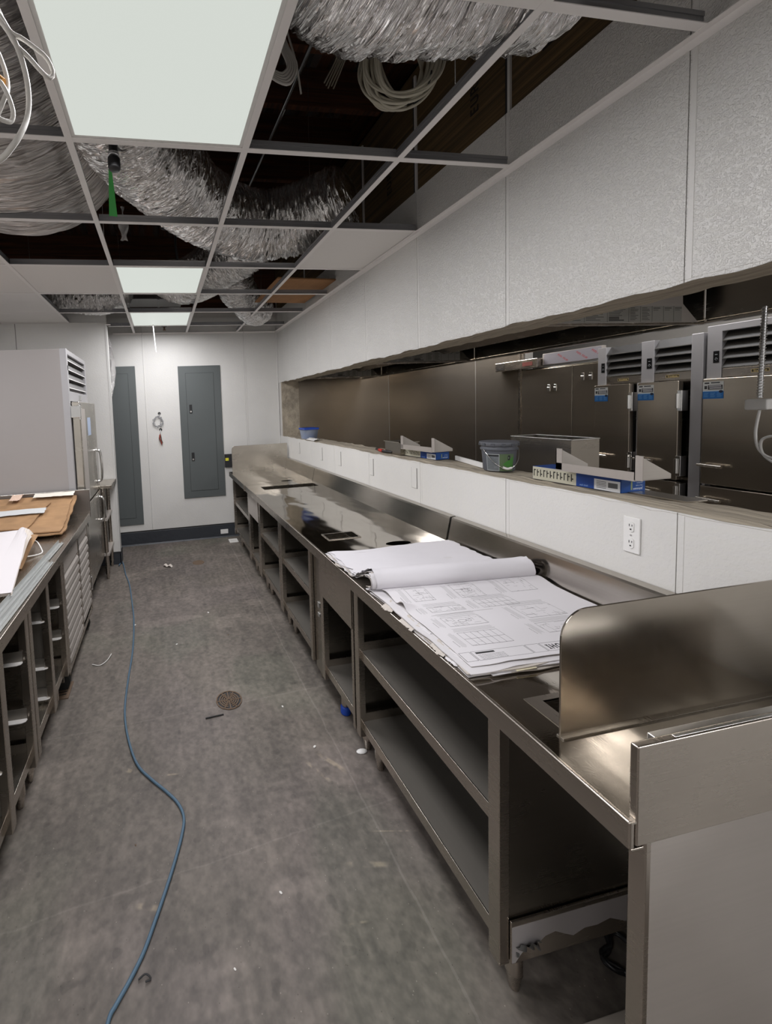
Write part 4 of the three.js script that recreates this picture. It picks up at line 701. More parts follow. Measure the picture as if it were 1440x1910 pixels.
// =====================================================================================
// ABOVE THE GRID: flexible ducts, cables, pipes
// =====================================================================================
// tube with an elliptic section along a curve, wrinkled across its axis, closed at both ends
function foilDuct(pts, a, b, o = {}) {
  const c = new THREE.CatmullRomCurve3(pts.map((p) => new THREE.Vector3(...p))), len = c.getLength(), nv = Math.round(len / (o.step ?? 0.006)), nu = o.nu ?? 110, s = o.s ?? 800;
  const amp = o.amp ?? 0.02, per = o.per ?? 0.024, cap = o.cap ?? 0.12;
  return grid(nu, nv, (u, v) => {
    const p = c.getPointAt(v), t = c.getTangentAt(v), L = v * len;
    const side = new THREE.Vector3(0, 1, 0).cross(t).normalize(), up = t.clone().cross(side).normalize();
    const e = Math.min(L, len - L) / cap, q = e < 1 ? Math.sqrt(Math.max(0, 1 - (1 - e) ** 2)) : 1;
    const U = u * 1, w = fbm(U, v, o.fu ?? 10, Math.round(len / 0.08), 2, s + 20) - 0.5;
    const n1 = Math.abs(fbm(U + w * 0.05, v + w * 0.03 / len, o.fu ?? 7, Math.round(len / per), 3, s) - 0.5) * 2, n2 = Math.abs(fbm(U, v + w * 0.03 / len, 15, Math.round(len / (per * 0.55)), 2, s + 7) - 0.5) * 2;
    const ridge = (1 - n1 * 1.7) * amp + (1 - n2 * 1.6) * amp * 0.55 + Math.abs(Math.sin(L / 0.038 * Math.PI)) * (o.ring ?? 0.004);
    const soft = (fbm(U, v, 4, Math.max(2, Math.round(len / 0.3)), 2, s + 33) - 0.5) * (o.sag ?? 0.05);
    const ang = u * Math.PI * 2, ra = (a + soft + ridge) * q + 0.001, rb = (b + soft + ridge) * q + 0.001;
    return [p.x + side.x * Math.cos(ang) * ra + up.x * Math.sin(ang) * rb, p.y + side.y * Math.cos(ang) * ra + up.y * Math.sin(ang) * rb, p.z + side.z * Math.cos(ang) * ra + up.z * Math.sin(ang) * rb];
  }, true);
}
const foilMesh = (g, label, mat = M.foil) => { flip(g); g.computeVertexNormals(); const uv = g.attributes.uv; return solo('flexible_duct', g, mat, label, 'duct'); };
foilMesh(foilDuct([[0.03, 2.98, -0.80], [0.2, 2.86, -0.92], [0.45, 2.775, -0.97], [0.75, 2.745, -1.01], [1.0, 2.755, -0.98], [1.18, 2.78, -0.95]], 0.215, 0.20, { s: 810 }), 'wide wrinkled silver duct sagging across the top, right of the nearest lit panel');
foilMesh(foilDuct([[-0.15, 3.0, -1.34], [-0.15, 2.84, -1.56], [-0.09, 2.79, -1.83], [0.08, 2.785, -2.16], [0.33, 2.785, -2.50], [0.68, 2.79, -2.70], [0.98, 2.80, -2.63], [1.25, 2.85, -2.40]], 0.19, 0.185, { s: 830 }), 'curving wrinkled silver duct sweeping from the green tape to the white tile on the right');
foilMesh(foilDuct([[-0.68, 2.93, 0.8], [-0.68, 2.92, -0.2], [-0.68, 2.91, -1.2], [-0.67, 2.91, -2.0], [-0.66, 2.93, -2.60]], 0.48, 0.345, { s: 850, amp: 0.016, per: 0.03, nu: 150, fu: 5, cap: 0.3, step: 0.007, ring: 0, sag: 0.03 }), 'huge foil-wrapped duct filling the open ceiling bays left of the nearest lit panel', M.foilDull);
foilMesh(foilDuct([[0.95, 3.06, -3.02], [0.74, 2.84, -3.14], [0.47, 2.745, -3.42], [0.30, 2.75, -3.75], [0.12, 2.85, -4.05]], 0.185, 0.17, { s: 870 }), 'wrinkled silver duct seen in the open bay right of the middle lit panel');
foilMesh(foilDuct([[0.70, 2.84, -3.70], [0.78, 2.76, -3.93], [0.92, 2.69, -4.16], [1.06, 2.665, -4.38], [1.18, 2.70, -4.52]], 0.15, 0.14, { s: 890 }), 'crumpled silver duct end sagging onto the grid near the back right corner');
foilMesh(foilDuct([[-0.98, 2.76, -4.10], [-0.75, 2.69, -4.06], [-0.5, 2.675, -4.02], [-0.2, 2.75, -3.98]], 0.135, 0.125, { s: 910 }), 'small silver duct bend hanging in the open bay left of the farthest lit panel');
{
  const t = thing('sheet_metal_duct', 'flat galvanized rectangular duct crossing above the open bays behind the middle lit panel', 'duct', [-0.35, 2.72, -4.42]);
  obj('duct_body', bx(-0.95, 0.28, 2.74, 3.05, -4.62, -4.30, 0.004), M.galv, t);
  for (const x of [-0.62, -0.28, 0.04]) obj('duct_flange', bx(x - 0.012, x + 0.012, 2.732, 3.058, -4.63, -4.292, 0.002), M.galv, t);
}
{ // loose plywood board above the right bays
  solo('plywood_board', bx(-0.25, 0.25, 0, 0.012, -0.32, 0.32, 0.002).rotateX(-0.03).rotateY(0.06).translate(1.195, 2.585, -3.50), M.board, 'loose brown plywood board lying above the grid near the right wall', 'board');
}
{ // coil of pale cable hanging under the near duct
  const t = thing('cable_coil', 'thick coil of pale cable hanging below the wide silver duct', 'cable', [0.93, 2.64, -1.42]);
  for (let k = 0; k < 20; k++) {
    const pts = [], ox = rr(-0.018, 0.018), oz = rr(-0.05, 0.05), rx = rr(0.085, 0.125), ry = rr(0.125, 0.175), cy = 2.65 + ry + rr(0, 0.03) + (0.175 - ry) * 0.3;
    for (let i = 0; i <= 40; i++) { const a = i / 40 * Math.PI * 2 + 1.5; pts.push([0.925 + ox + rx * Math.cos(a) * (1 - 0.12 * Math.sin(a)), cy + ry * Math.sin(a), -1.42 + oz + 0.04 * Math.cos(a) + 0.01 * Math.sin(a * 3 + k)]); }
    obj('cable_loop', tube(pts, 0.0052, 110, 6), M.cableOld, t);
  }
  obj('cable_tie', tube([[0.985, 2.72, -1.34], [1.0, 2.70, -1.38], [0.985, 2.675, -1.42], [0.95, 2.68, -1.45]], 0.003, 16, 5), M.blackPlastic, t);
}
{
  const t = thing('cable_loop', 'small bundle of grey cables looped over the grid edge right of the nearest lit panel', 'cable', [0.49, 2.72, -1.45]);
  for (let k = 0; k < 5; k++) obj('cable', tube([[0.40 - k * 0.006, 3.38, -1.46], [0.46 - k * 0.004, 3.02, -1.46], [0.50 - k * 0.006, 2.86, -1.45], [0.538 - k * 0.008, 2.785, -1.45], [0.512 - k * 0.006, 2.722 + k * 0.008, -1.45], [0.462, 2.728 + k * 0.007, -1.45], [0.42, 2.76 + k * 0.005, -1.45]], 0.0052, 60, 6), M.cable, t);
  obj('cable', tube([[0.40, 3.38, -1.46], [0.50, 2.95, -1.46], [0.535, 2.80, -1.45], [0.552, 2.69, -1.45]], 0.0032, 30, 6), M.cable, t);
  const b = thing('cable_bundle', 'loose bundle of thin cables hanging from the joist beside the wide silver duct', 'cable', [0.78, 2.94, -1.72]);
  for (let k = 0; k < 6; k++) obj('cable', tube([[0.90 + k * 0.013, 3.42, -1.73], [0.86 + k * 0.01, 3.2, -1.73], [0.82 + k * 0.008, 3.06, -1.72], [0.755 + k * 0.008, 2.94 - (k % 3) * 0.01, -1.71]], 0.0032, 24, 5), M.cableOld, b);
}
{ // conduits
  solo('conduit', bar([0.83, 3.33, -1.45], [0.774, 3.33, -3.6], 0.011), M.galv, 'long thin metal conduit running away from us under the wood joists', 'conduit');
  solo('conduit', bar([0.92, 3.52, -1.5], [0.90, 3.52, -2.9], 0.012), M.galv, 'short metal conduit between the joists, right of the long conduit', 'conduit');
  const px = -0.12, pz = -1.62, p = thing('drain_pipe', 'black pipe fitting with a green tape tail under the start of the curving silver duct', 'pipe', [px, 2.49, pz]);
  obj('pipe', bar([px, 2.54, pz], [px, 2.66, pz], 0.017, 18), M.blackPlastic, p);
  obj('coupling', lathe([[0, 2.492], [0.019, 2.492], [0.023, 2.50], [0.023, 2.532], [0.018, 2.538], [0, 2.538]], px, 0, pz, 20), M.blackPlastic, p);
  obj('collar', lathe([[0, 2.538], [0.020, 2.538], [0.020, 2.552], [0, 2.552]], px, 0, pz, 20), M.galv, p);
  obj('green_tape', grid(6, 14, (u, v) => [-0.138 - v * 0.024 + (u - 0.5) * 0.036 * (0.3 + v * 0.7), 2.515 - v * 0.042, -1.645 - v * 0.30 + 0.003 * Math.sin(u * 5)]), Object.assign(M.green.clone(), { side: THREE.DoubleSide }), p);
  solo('hanging_strap', grid(4, 20, (u, v) => [-0.145 + (u - 0.5) * (0.02 + v * 0.03) + 0.01 * Math.sin(v * 9 + u * 3), 2.70 - v * 0.17, -2.33 - v * 0.02 + 0.008 * Math.sin(u * 9 + v * 20)]), Object.assign(M.foil.clone(), { side: THREE.DoubleSide }), 'thin strip of torn foil dangling behind the green tape', 'foil strip');
  solo('pipe_hanger', [lathe([[0, 2.76], [0.028, 2.76], [0.032, 2.775], [0.02, 2.83], [0, 2.83]], 0.09, 0, -2.72, 18), bar([0.09, 2.82, -2.72], [0.09, 3.6, -2.72], 0.02)], M.dark, 'dark vertical pipe end in the open bay before the middle lit panel', 'pipe');
  solo('black_hose', tube([[0.165, 2.56, -2.76], [0.155, 2.70, -2.78], [0.18, 2.80, -2.82], [0.25, 2.84, -2.86]], 0.008, 30), M.blackPlastic, 'thin black hose curving up in the bay before the middle lit panel', 'hose');
}
{ // white cables hanging in at the upper left corner
  const t = thing('hanging_cable', 'white cables hanging in loops at the upper left corner in front of the foil duct', 'cable', [-0.22, 2.08, -0.86]), Z = -0.86;
  const q = (pts, r = 0.0042) => obj('cable', tube(pts.map(([x, y], i) => [x, y, Z + 0.01 * Math.sin(i * 1.3)]), r, 90, 8), M.cable, t);
  q([[-0.42, 2.62], [-0.33, 2.48], [-0.27, 2.36], [-0.253, 2.337], [-0.239, 2.314], [-0.217, 2.295], [-0.195, 2.275], [-0.176, 2.264], [-0.1685, 2.249], [-0.174, 2.236], [-0.186, 2.237], [-0.207, 2.258], [-0.226, 2.281], [-0.24, 2.305], [-0.262, 2.36], [-0.31, 2.46]]);
  q([[-0.44, 2.62], [-0.35, 2.47], [-0.28, 2.36], [-0.254, 2.329], [-0.242, 2.312], [-0.229, 2.285], [-0.219, 2.254], [-0.214, 2.222], [-0.216, 2.19], [-0.222, 2.157], [-0.231, 2.124], [-0.246, 2.096], [-0.273, 2.075], [-0.33, 2.05]], 0.0052);
  q([[-0.45, 2.55], [-0.34, 2.38], [-0.272, 2.285], [-0.256, 2.25], [-0.252, 2.213], [-0.258, 2.182], [-0.27, 2.147], [-0.30, 2.11]]);
  q([[-0.29, 2.24], [-0.262, 2.213], [-0.25, 2.193], [-0.2455, 2.171], [-0.250, 2.153], [-0.26, 2.146], [-0.272, 2.149], [-0.29, 2.17]]);
  obj('orange_tape', bar([-0.268, 2.222, Z + 0.004], [-0.256, 2.212, Z + 0.004], 0.008), std({ color: lin(0.5, 0.22, 0.03), roughness: 0.6 }), t);
}

// =====================================================================================
// THE COOK LINE SEEN THROUGH THE PASS-THROUGH
// =====================================================================================
const FXK = 4.25;                                // plane of the far refrigerator fronts
const sticker = canvasTex(256, 320, (c, W, H) => {
  c.fillStyle = '#b9b9b6'; c.fillRect(0, 0, W, H); c.fillStyle = '#2a2a2c'; c.fillRect(20, 14, 60, 26); c.fillRect(100, 14, 110, 20); c.fillRect(64, 66, 180, 84); c.fillRect(20, 78, 34, 60);
  c.fillStyle = '#d8d8d8'; for (let i = 0; i < 3; i++) c.fillRect(76 + i * 4, 78 + i * 24, 150, 9);
  c.fillStyle = '#1d5f9e'; c.fillRect(0, 186, W, H - 186); c.fillStyle = '#8fb0cf'; c.fillRect(0, 172, W, 14); c.fillStyle = '#6f9cc6'; for (let k = 0; k < 3; k++) for (let i = 0; i < 5; i++) c.fillRect(14 + k * 82, 210 + i * 18, 60 - (i * 7) % 20, 5); c.fillStyle = '#16233a'; c.beginPath(); c.arc(225, 190, 26, 0, 7); c.fill();
});
const badge = canvasTex(256, 64, (c, W, H) => { c.fillStyle = '#1a1408'; c.fillRect(0, 0, W, H); c.strokeStyle = '#c9b27a'; c.lineWidth = 6; c.strokeRect(4, 4, W - 8, H - 8); c.fillStyle = '#d9c48c'; c.font = 'bold 44px serif'; c.textAlign = 'center'; c.textBaseline = 'middle'; c.fillText('Traulsen', W / 2, H / 2 + 2); });
const gauge = canvasTex(64, 160, (c, W, H) => { c.fillStyle = '#060607'; c.fillRect(0, 0, W, H); c.fillStyle = '#c8ccd0'; c.fillRect(18, 44, 28, 5); c.fillRect(22, 92, 20, 4); c.beginPath(); c.arc(22, 110, 4, 0, 7); c.arc(44, 108, 4, 0, 7); c.fill(); c.fillRect(28, 122, 8, 4); });
const face = (tex, y0, y1, z0, z1, x) => { const g = new THREE.PlaneGeometry(Math.abs(z1 - z0), y1 - y0).rotateY(-Math.PI / 2).translate(x, (y0 + y1) / 2, (z0 + z1) / 2); return g; };
const Mst = std({ map: sticker, roughness: 0.45 }), Mbd = std({ map: badge, roughness: 0.4 }), Mgg = std({ map: gauge, roughness: 0.3 });
// one section: z0 nearer the camera (right in the photo), z1 farther (left in the photo)
function section(t, z0, z1, wide) {
  const X = FXK, zl = z1 + wide;                 // control stile on the far side
  obj('control_stile', bx(X - 0.01, X + 0.05, 1.655, 2.015, zl, z1, 0.003), M.fridgeWhite, t);
  obj('gauge', face(gauge, 1.775, 1.865, zl - wide * 0.55, zl - wide * 0.15, X - 0.0115), Mgg, t);
  for (let k = 0; k < 4; k++) { const y = 1.735 + k * 0.068; obj('grille_slat', plate([[X + 0.05, y + 0.072], [X + 0.046, y + 0.075], [X - 0.004, y + 0.006], [X - 0.006, y], [X + 0.0, y]], 'xy', zl + 0.002, z0 - 0.004), M.slat, t); obj('slat_edge', bx(X - 0.0075, X - 0.0035, y - 0.001, y + 0.004, zl + 0.002, z0 - 0.004), M.steelEdge, t.children[t.children.length - 1]); }
  obj('badge_rail', bx(X - 0.004, X + 0.03, 1.662, 1.728, zl + 0.002, z0, 0.003), M.steel, t);
  obj('name_badge', face(badge, 1.684, 1.708, (zl + z0) / 2 - 0.045, (zl + z0) / 2 + 0.045, X - 0.0052), Mbd, t);
  const zd0 = z0 - 0.055, zd1 = z1 + 0.006;
  for (const [y0, y1] of [[0.83, 1.655], [0.12, 0.815]]) {
    const d = obj('door', bx(X - 0.052, X - 0.004, y0, y1, zd0, zd1, 0.006), M.steelWall, t);
    obj('gasket', bx(X - 0.006, X + 0.002, y0 + 0.01, y1 - 0.01, zd0 - 0.004, zd1 + 0.004), M.rubber, d);
    for (const y of y1 > 1 ? [1.49, 0.95] : [0.72, 0.2]) obj('hinge', [bx(X - 0.062, X + 0.004, y - 0.085, y + 0.085, zd0 - 0.004, zd0 + 0.03, 0.004), bar([X - 0.066, y - 0.06, zd0 + 0.004], [X - 0.066, y + 0.06, zd0 + 0.004], 0.013)], M.chrome, d);
    const yh = y1 > 1 ? 0.985 : 0.72;
    obj('handle', [bar([X - 0.10, yh, zd1 + 0.01], [X - 0.10, yh - 0.004, zd1 + 0.15], 0.012), bar([X - 0.05, yh, zd1 + 0.02], [X - 0.10, yh, zd1 + 0.012], 0.010)], M.steelTop, d);
    if (y1 > 1) obj('door_sticker', face(sticker, 1.50, 1.632, zd1 + 0.002, zd1 + 0.122, X - 0.0535), Mst, d);
  }
}
{
  const t = thing('refrigerator', 'double-door steel refrigerator behind the pass-through, left of the single-door one', 'refrigerator', [4.65, 0, -2.98]);
  obj('body', bx(FXK + 0.05, 5.05, 0.1, 2.015, -3.37, -2.575, 0.004), M.steelDark, t);
  obj('end_stile', bx(FXK - 0.02, FXK + 0.05, 0.1, 2.02, -2.645, -2.572, 0.004), M.fridgeWhite, t);
  obj('mid_stile', bx(FXK - 0.002, FXK + 0.05, 0.1, 1.66, -3.035, -2.95, 0.003), M.fridgeWhite, t);
  section(t, -3.00, -3.365, 0.075); section(t, -2.645, -2.998, 0.095);
  for (const z of [-2.66, -3.28]) obj('leg', lathe([[0, 0], [0.025, 0], [0.03, 0.1], [0, 0.1]], FXK + 0.15, 0, z, 16), M.steel, t);
}
{
  const t = thing('refrigerator', 'single-door steel refrigerator at the right edge of the pass-through view', 'refrigerator', [4.65, 0, -2.33]);
  obj('body', bx(FXK + 0.05, 5.05, 0.1, 2.06, -2.562, -2.05, 0.004), M.steelDark, t);
  obj('end_stile', bx(FXK - 0.01, FXK + 0.05, 0.1, 1.66, -2.562, -2.545, 0.003), M.fridgeWhite, t);
  section(t, -2.06, -2.555, 0.085);
  obj('top_rail', bx(FXK - 0.01, FXK + 0.05, 2.01, 2.06, -2.555, -2.06, 0.003), M.fridgeWhite, t);
  for (const z of [-2.12, -2.48]) obj('leg', lathe([[0, 0], [0.025, 0], [0.03, 0.1], [0, 0.1]], FXK + 0.15, 0, z, 16), M.steel, t);
}
{ // plain tall steel cabinet left of the refrigerators
  const t = thing('steel_cabinet', 'tall plain steel cabinet with small latches between the steel wall and the refrigerators', 'cabinet', [4.7, 0, -3.85]);
  obj('body', bx(KX - 0.02, 5.05, 0.05, 1.90, -4.275, -3.385, 0.004), M.steelDark, t);
  obj('door', bx(KX - 0.05, KX - 0.02, 0.1, 1.885, -4.27, -3.66, 0.004), M.steelWall, t); obj('door', bx(KX - 0.05, KX - 0.02, 0.1, 1.885, -3.655, -3.39, 0.004), M.steelWall, t);
  for (const [y, z] of [[1.665, -3.92], [1.665, -3.845], [1.76, -3.55], [1.76, -3.47]]) { const l = obj('latch', bx(KX - 0.056, KX - 0.049, y - 0.04, y + 0.035, z - 0.014, z + 0.014, 0.002), M.chrome, t); obj('latch_knob', new THREE.SphereGeometry(0.012, 14, 10).translate(KX - 0.06, y, z), M.chrome, l); }
  const top = thing('wrapped_panel', 'steel panel still in white film with red print above the tall steel cabinet', 'panel', [KX, 1.93, -3.6]);
  const pm = canvasTex(512, 128, (c, W, H) => { c.fillStyle = '#8e8a90'; c.fillRect(0, 0, W, H); c.strokeStyle = '#a32026'; c.fillStyle = '#a32026'; c.font = 'bold 26px sans-serif'; for (const x of [130, 300, 430]) { c.save(); c.translate(x, 30); c.rotate(0.75); c.fillText('PEEL FILM', 0, 0); c.restore(); } });
  obj('panel', bx(KX - 0.03, KX + 0.02, 1.925, 2.05, -4.02, -3.385, 0.002), M.filmSteel, top); obj('printed_film', face(pm, 1.927, 2.045, -4.0, -3.39, KX - 0.031), std({ map: pm, roughness: 0.4 }), top);
  const bx2 = thing('control_box', 'low steel control box with a small red label under the hood rail', 'box', [KX, 1.90, -4.3]);
  obj('box', bx(KX - 0.09, KX + 0.0, 1.905, 2.01, -4.62, -4.03, 0.004), M.steel, bx2); obj('red_label', bx(KX - 0.0925, KX - 0.0895, 1.935, 1.98, -4.22, -4.09), std({ color: lin(0.16, 0.03, 0.02), roughness: 0.5 }), bx2); obj('vent_grille', [0, 1, 2, 3].map((k) => bx(KX - 0.094, KX - 0.0895, 1.925 + k * 0.02, 1.932 + k * 0.02, -4.60, -4.48)), M.dark, bx2);
}
{ // exhaust hoods: open steel trays in a row, end plates carry printed labels
  const lab = canvasTex(1024, 128, (c, W, H) => { c.fillStyle = '#8d8b85'; c.fillRect(0, 0, W, H); c.fillStyle = '#2c2a28'; const X = [0, 190, 380, 560, 660, 760, 860, 950, 1024]; for (let i = 0; i < 8; i++) { c.fillRect(X[i], 0, 3, H); if (i < 5) for (let k = 0; k < 9; k++) c.fillRect(X[i] + 14, 12 + k * 12, (X[i + 1] - X[i] - 30) * (0.5 + hash(i, k, 9) * 0.5), i === 2 && k > 5 ? 9 : 4); else { c.fillRect(X[i] + 12, 14, 60, 6); c.fillRect(X[i] + 12, 30, 44, 4); } } });
  const lm = std({ map: lab, roughness: 0.5 }), HB = 2.03, x0 = 1.78, x1 = 3.78;
  const zs = [-0.72, -2.285, -4.40, -6.5, -7.2];
  ['exhaust hood section at the right, nearest the camera, its near part out of view', 'exhaust hood section with the readable row of printed labels on its near end', 'exhaust hood section second from the far end with a dim row of labels', 'short exhaust hood section farthest away by the end wall'].forEach((label, i) => {
    const a = zs[i] - 0.006, b = zs[i + 1] + 0.006, t = thing('exhaust_hood', label, 'hood', [(x0 + x1) / 2, HB, (a + b) / 2]);
    obj('hood_top', bx(x0, x1, 2.62, 2.63, b, a), M.steelDark, t);
    obj('rear_face', [bx(x1 - 0.02, x1 - 0.012, HB + 0.03, 2.62, b, a)], M.steelDark, t);
    obj('front_face', bx(x0, x0 + 0.008, HB + 0.03, 2.62, b, a), M.steelDark, t);
    obj('rear_lip', plate([[x1 - 0.05, HB], [x1 + 0.012, HB], [x1 + 0.012, HB + 0.045], [x1 - 0.004, HB + 0.045], [x1 - 0.012, HB + 0.012], [x1 - 0.05, HB + 0.012]], 'xy', b, a), M.steelTop, t);
    obj('front_lip', bx(x0 - 0.01, x0 + 0.04, HB, HB + 0.04, b, a, 0.003), M.steel, t);
    if (i) obj('filter_bank', plate([[x0 + 0.35, 2.60], [x1 - 0.45, 2.12], [x1 - 0.44, 2.14], [x0 + 0.36, 2.615]], 'xy', b + 0.03, a - 0.03), M.steelDark, t);
    if (i) { const e = obj('end_plate', plate([[x0, HB], [x1 - 0.05, HB], [x1 - 0.2, HB + 0.14], [x1 - 0.22, 2.6], [x0, 2.6]].reverse(), 'xy', a - 0.004, a), i === 1 ? M.filmSteel : M.steelDark, t);
      obj('end_lip', bx(x0, x1 - 0.03, HB - 0.005, HB + 0.012, a - 0.006, a + 0.012, 0.003), M.steel, e);
      obj('printed_labels', new THREE.PlaneGeometry(0.98, 0.105).translate(x1 - 0.70, HB + 0.072, a + 0.0012), lm, e);
      obj('nozzle', [bar([x1 - 0.66, HB + 0.25, a + 0.02], [x1 - 0.66, HB + 0.17, a + 0.02], 0.016), bar([x1 - 0.66, HB + 0.17, a + 0.02], [x1 - 0.665, HB + 0.12, a + 0.03], 0.007)], M.rust, e);
    }
  });
  const p = thing('suppression_pipe', 'thin pipe with a spray nozzle hanging under the hood at the upper right', 'pipe', [3.2, 2.2, -1.75]);
  obj('pipe', tube([[3.35, 2.40, -1.66], [3.33, 2.34, -1.68], [3.25, 2.26, -1.72], [3.18, 2.21, -1.74]], 0.007, 24), M.galv, p); obj('nozzle', bar([3.20, 2.215, -1.735], [3.14, 2.175, -1.75], 0.022), M.steel, p);
}
{ // utility drop in front of the single-door refrigerator
  const t = thing('power_drop', 'spiral metal conduit drop ending in a box with a loop of white cable', 'cable drop', [3.6, 1.3, -1.83]);
  const x = 3.55, z = -1.885;
  const pts = []; for (let k = 0; k <= 3; k++) pts.push([x - 0.004 * k, 2.05 - k * 0.18, z]);
  obj('conduit', tube(pts, 0.011, 30), M.galv, t);
  const hel = []; for (let k = 0; k <= 220; k++) { const a = k * 0.9; hel.push([x - 0.012 * k / 220 + 0.0125 * Math.cos(a), 2.05 - k / 220 * 0.54, z + 0.0125 * Math.sin(a)]); } obj('conduit_spiral', tube(hel, 0.0025, 660, 4), M.chrome, t);
  obj('connector_box', bx(x - 0.045, x + 0.03, 1.44, 1.505, z - 0.05, z + 0.05, 0.01), M.white, t);
  obj('cable', tube([[x - 0.01, 1.44, z], [x - 0.015, 1.3, z - 0.01], [x - 0.01, 1.2, z + 0.005], [x - 0.01, 1.155, z + 0.06], [x - 0.01, 1.185, z + 0.115], [x - 0.01, 1.25, z + 0.12], [x - 0.01, 1.285, z + 0.07], [x - 0.01, 1.26, z + 0.015], [x - 0.01, 1.18, z + 0.02], [x - 0.01, 1.12, z + 0.08], [x - 0.01, 1.08, z + 0.18], [x, 1.0, z + 0.3]], 0.007, 120), M.white, t);
}
{ // big steel box standing on the line
  const t = thing('steel_bin', 'large open-topped dark steel bin standing behind the pass-through beside the grey bucket', 'bin', [2.25, 0, -1.9]);
  obj('bin_shell', [bx(2.08, 2.084, 0.2, 1.348, -2.14, -1.78), bx(2.25, 2.254, 0.2, 1.348, -2.14, -1.78), bx(2.08, 2.254, 0.2, 1.348, -2.144, -2.14), bx(2.08, 2.254, 0.2, 1.348, -1.78, -1.776), bx(2.08, 2.254, 0.2, 0.204, -2.14, -1.78)], M.steelDark, t);
  obj('rolled_rim', [bx(2.076, 2.086, 1.344, 1.352, -2.147, -1.773, 0.003), bx(2.248, 2.258, 1.344, 1.352, -2.147, -1.773, 0.003), bx(2.076, 2.258, 1.344, 1.352, -2.147, -2.137, 0.003), bx(2.076, 2.258, 1.344, 1.352, -1.783, -1.773, 0.003)], M.steelEdge, t);
  for (const [x, z] of [[2.11, -1.81], [2.22, -1.81], [2.11, -2.11], [2.22, -2.11]]) obj('leg', bx(x - 0.02, x + 0.02, 0, 0.2, z - 0.02, z + 0.02, 0.003), M.steel, t);
  // cook line counter under the sill level
  const c = thing('cook_counter', 'low steel cook-line counter running behind the pass-through wall', 'counter', [1.95, 0, -3.9]);
  obj('top', bx(1.72, 2.50, 1.0, 1.03, -7.0, -2.25, 0.004), M.steelDark, c); obj('cabinet', bx(1.76, 2.46, 0.1, 1.0, -7.0, -2.26), M.steelDark, c);
}
// ---- things on the sill ----
{
  const cx = 1.615, cz = -1.735, y0 = SILL + 0.006;
  const t = thing('bucket', 'grey plastic pail with a lid and green and white label on the window sill', 'bucket', [cx, y0, cz]);
  obj('pail', lathe([[0, 0], [0.062, 0], [0.065, 0.003], [0.073, 0.10], [0.0735, 0.102], [0.078, 0.102], [0.079, 0.112], [0.0745, 0.113], [0.0745, 0.121], [0.077, 0.122], [0.077, 0.125], [0.0745, 0.126], [0.0745, 0.13], [0, 0.13]].map(([r, y]) => [r, y + y0]), cx, 0, cz, 40), std({ color: lin(0.085, 0.09, 0.105), roughness: 0.5 }), t);
  const lid = obj('lid', lathe([[0.074, 0.124], [0.082, 0.124], [0.083, 0.138], [0.081, 0.1415], [0.07, 0.1405], [0, 0.139]].map(([r, y]) => [r, y + y0]), cx, 0, cz, 40), std({ color: lin(0.11, 0.115, 0.13), roughness: 0.5 }), t);
  for (let k = 0; k < 12; k++) { const a = k / 12 * 6.283; obj('lid_notch', bx(-0.008, 0.008, y0 + 0.124, y0 + 0.136, 0.082, 0.0845).rotateY(a).translate(cx, 0, cz), std({ color: lin(0.06, 0.064, 0.075), roughness: 0.5 }), lid); }
  const lb = canvasTex(512, 256, (c, W, H) => { c.fillStyle = '#6f7477'; c.fillRect(0, 0, W, H); c.fillStyle = '#1f2124'; c.fillRect(10, 12, 220, 26); c.strokeStyle = '#c9cccb'; c.lineWidth = 4; c.strokeRect(4, 4, 234, H - 8); c.fillStyle = '#3f4346'; for (let i = 0; i < 12; i++) c.fillRect(18, 56 + i * 15, 120 + hash(i, 3, 3) * 90, 4); c.fillStyle = '#56684a'; c.fillRect(244, 0, W - 244, H); c.fillStyle = '#3f7a2f'; c.beginPath(); c.moveTo(300, 150); c.lineTo(512, 30); c.lineTo(512, 220); c.lineTo(380, 190); c.fill(); c.fillStyle = '#15181b'; c.fillRect(390, 20, 44, 70); c.fillStyle = '#8d9a86'; c.fillRect(402, 40, 10, 30); });
  obj('label', new THREE.CylinderGeometry(0.0745, 0.0675, 0.082, 30, 1, true, 4.78, 1.65).translate(cx, y0 + 0.045, cz), std({ map: lb, roughness: 0.5 }), t);
  const q = (a, y, r) => [cx + r * Math.sin(a), y0 + y, cz + r * Math.cos(a)];
  obj('bail', tube([q(4.6, 0.107, 0.078), q(4.85, 0.088, 0.08), q(5.25, 0.05, 0.081), q(5.65, 0.026, 0.082), q(6.0, 0.018, 0.083), q(6.35, 0.03, 0.083), q(6.75, 0.06, 0.082), q(7.2, 0.105, 0.08)], 0.0017, 50, 6), M.chrome, t);
  obj('bail_grip', tube([q(5.72, 0.024, 0.082), q(5.95, 0.018, 0.083), q(6.18, 0.022, 0.083)], 0.0055, 14, 10), M.whiteSoft, t);
  solo('white_board', bx(-0.005, 0.005, 0, 0.026, -0.16, 0.16, 0.001).rotateY(-0.28).translate(1.645, SILL + 0.005, -1.97), M.white, 'short white board strip on edge behind the grey pail', 'board');
}
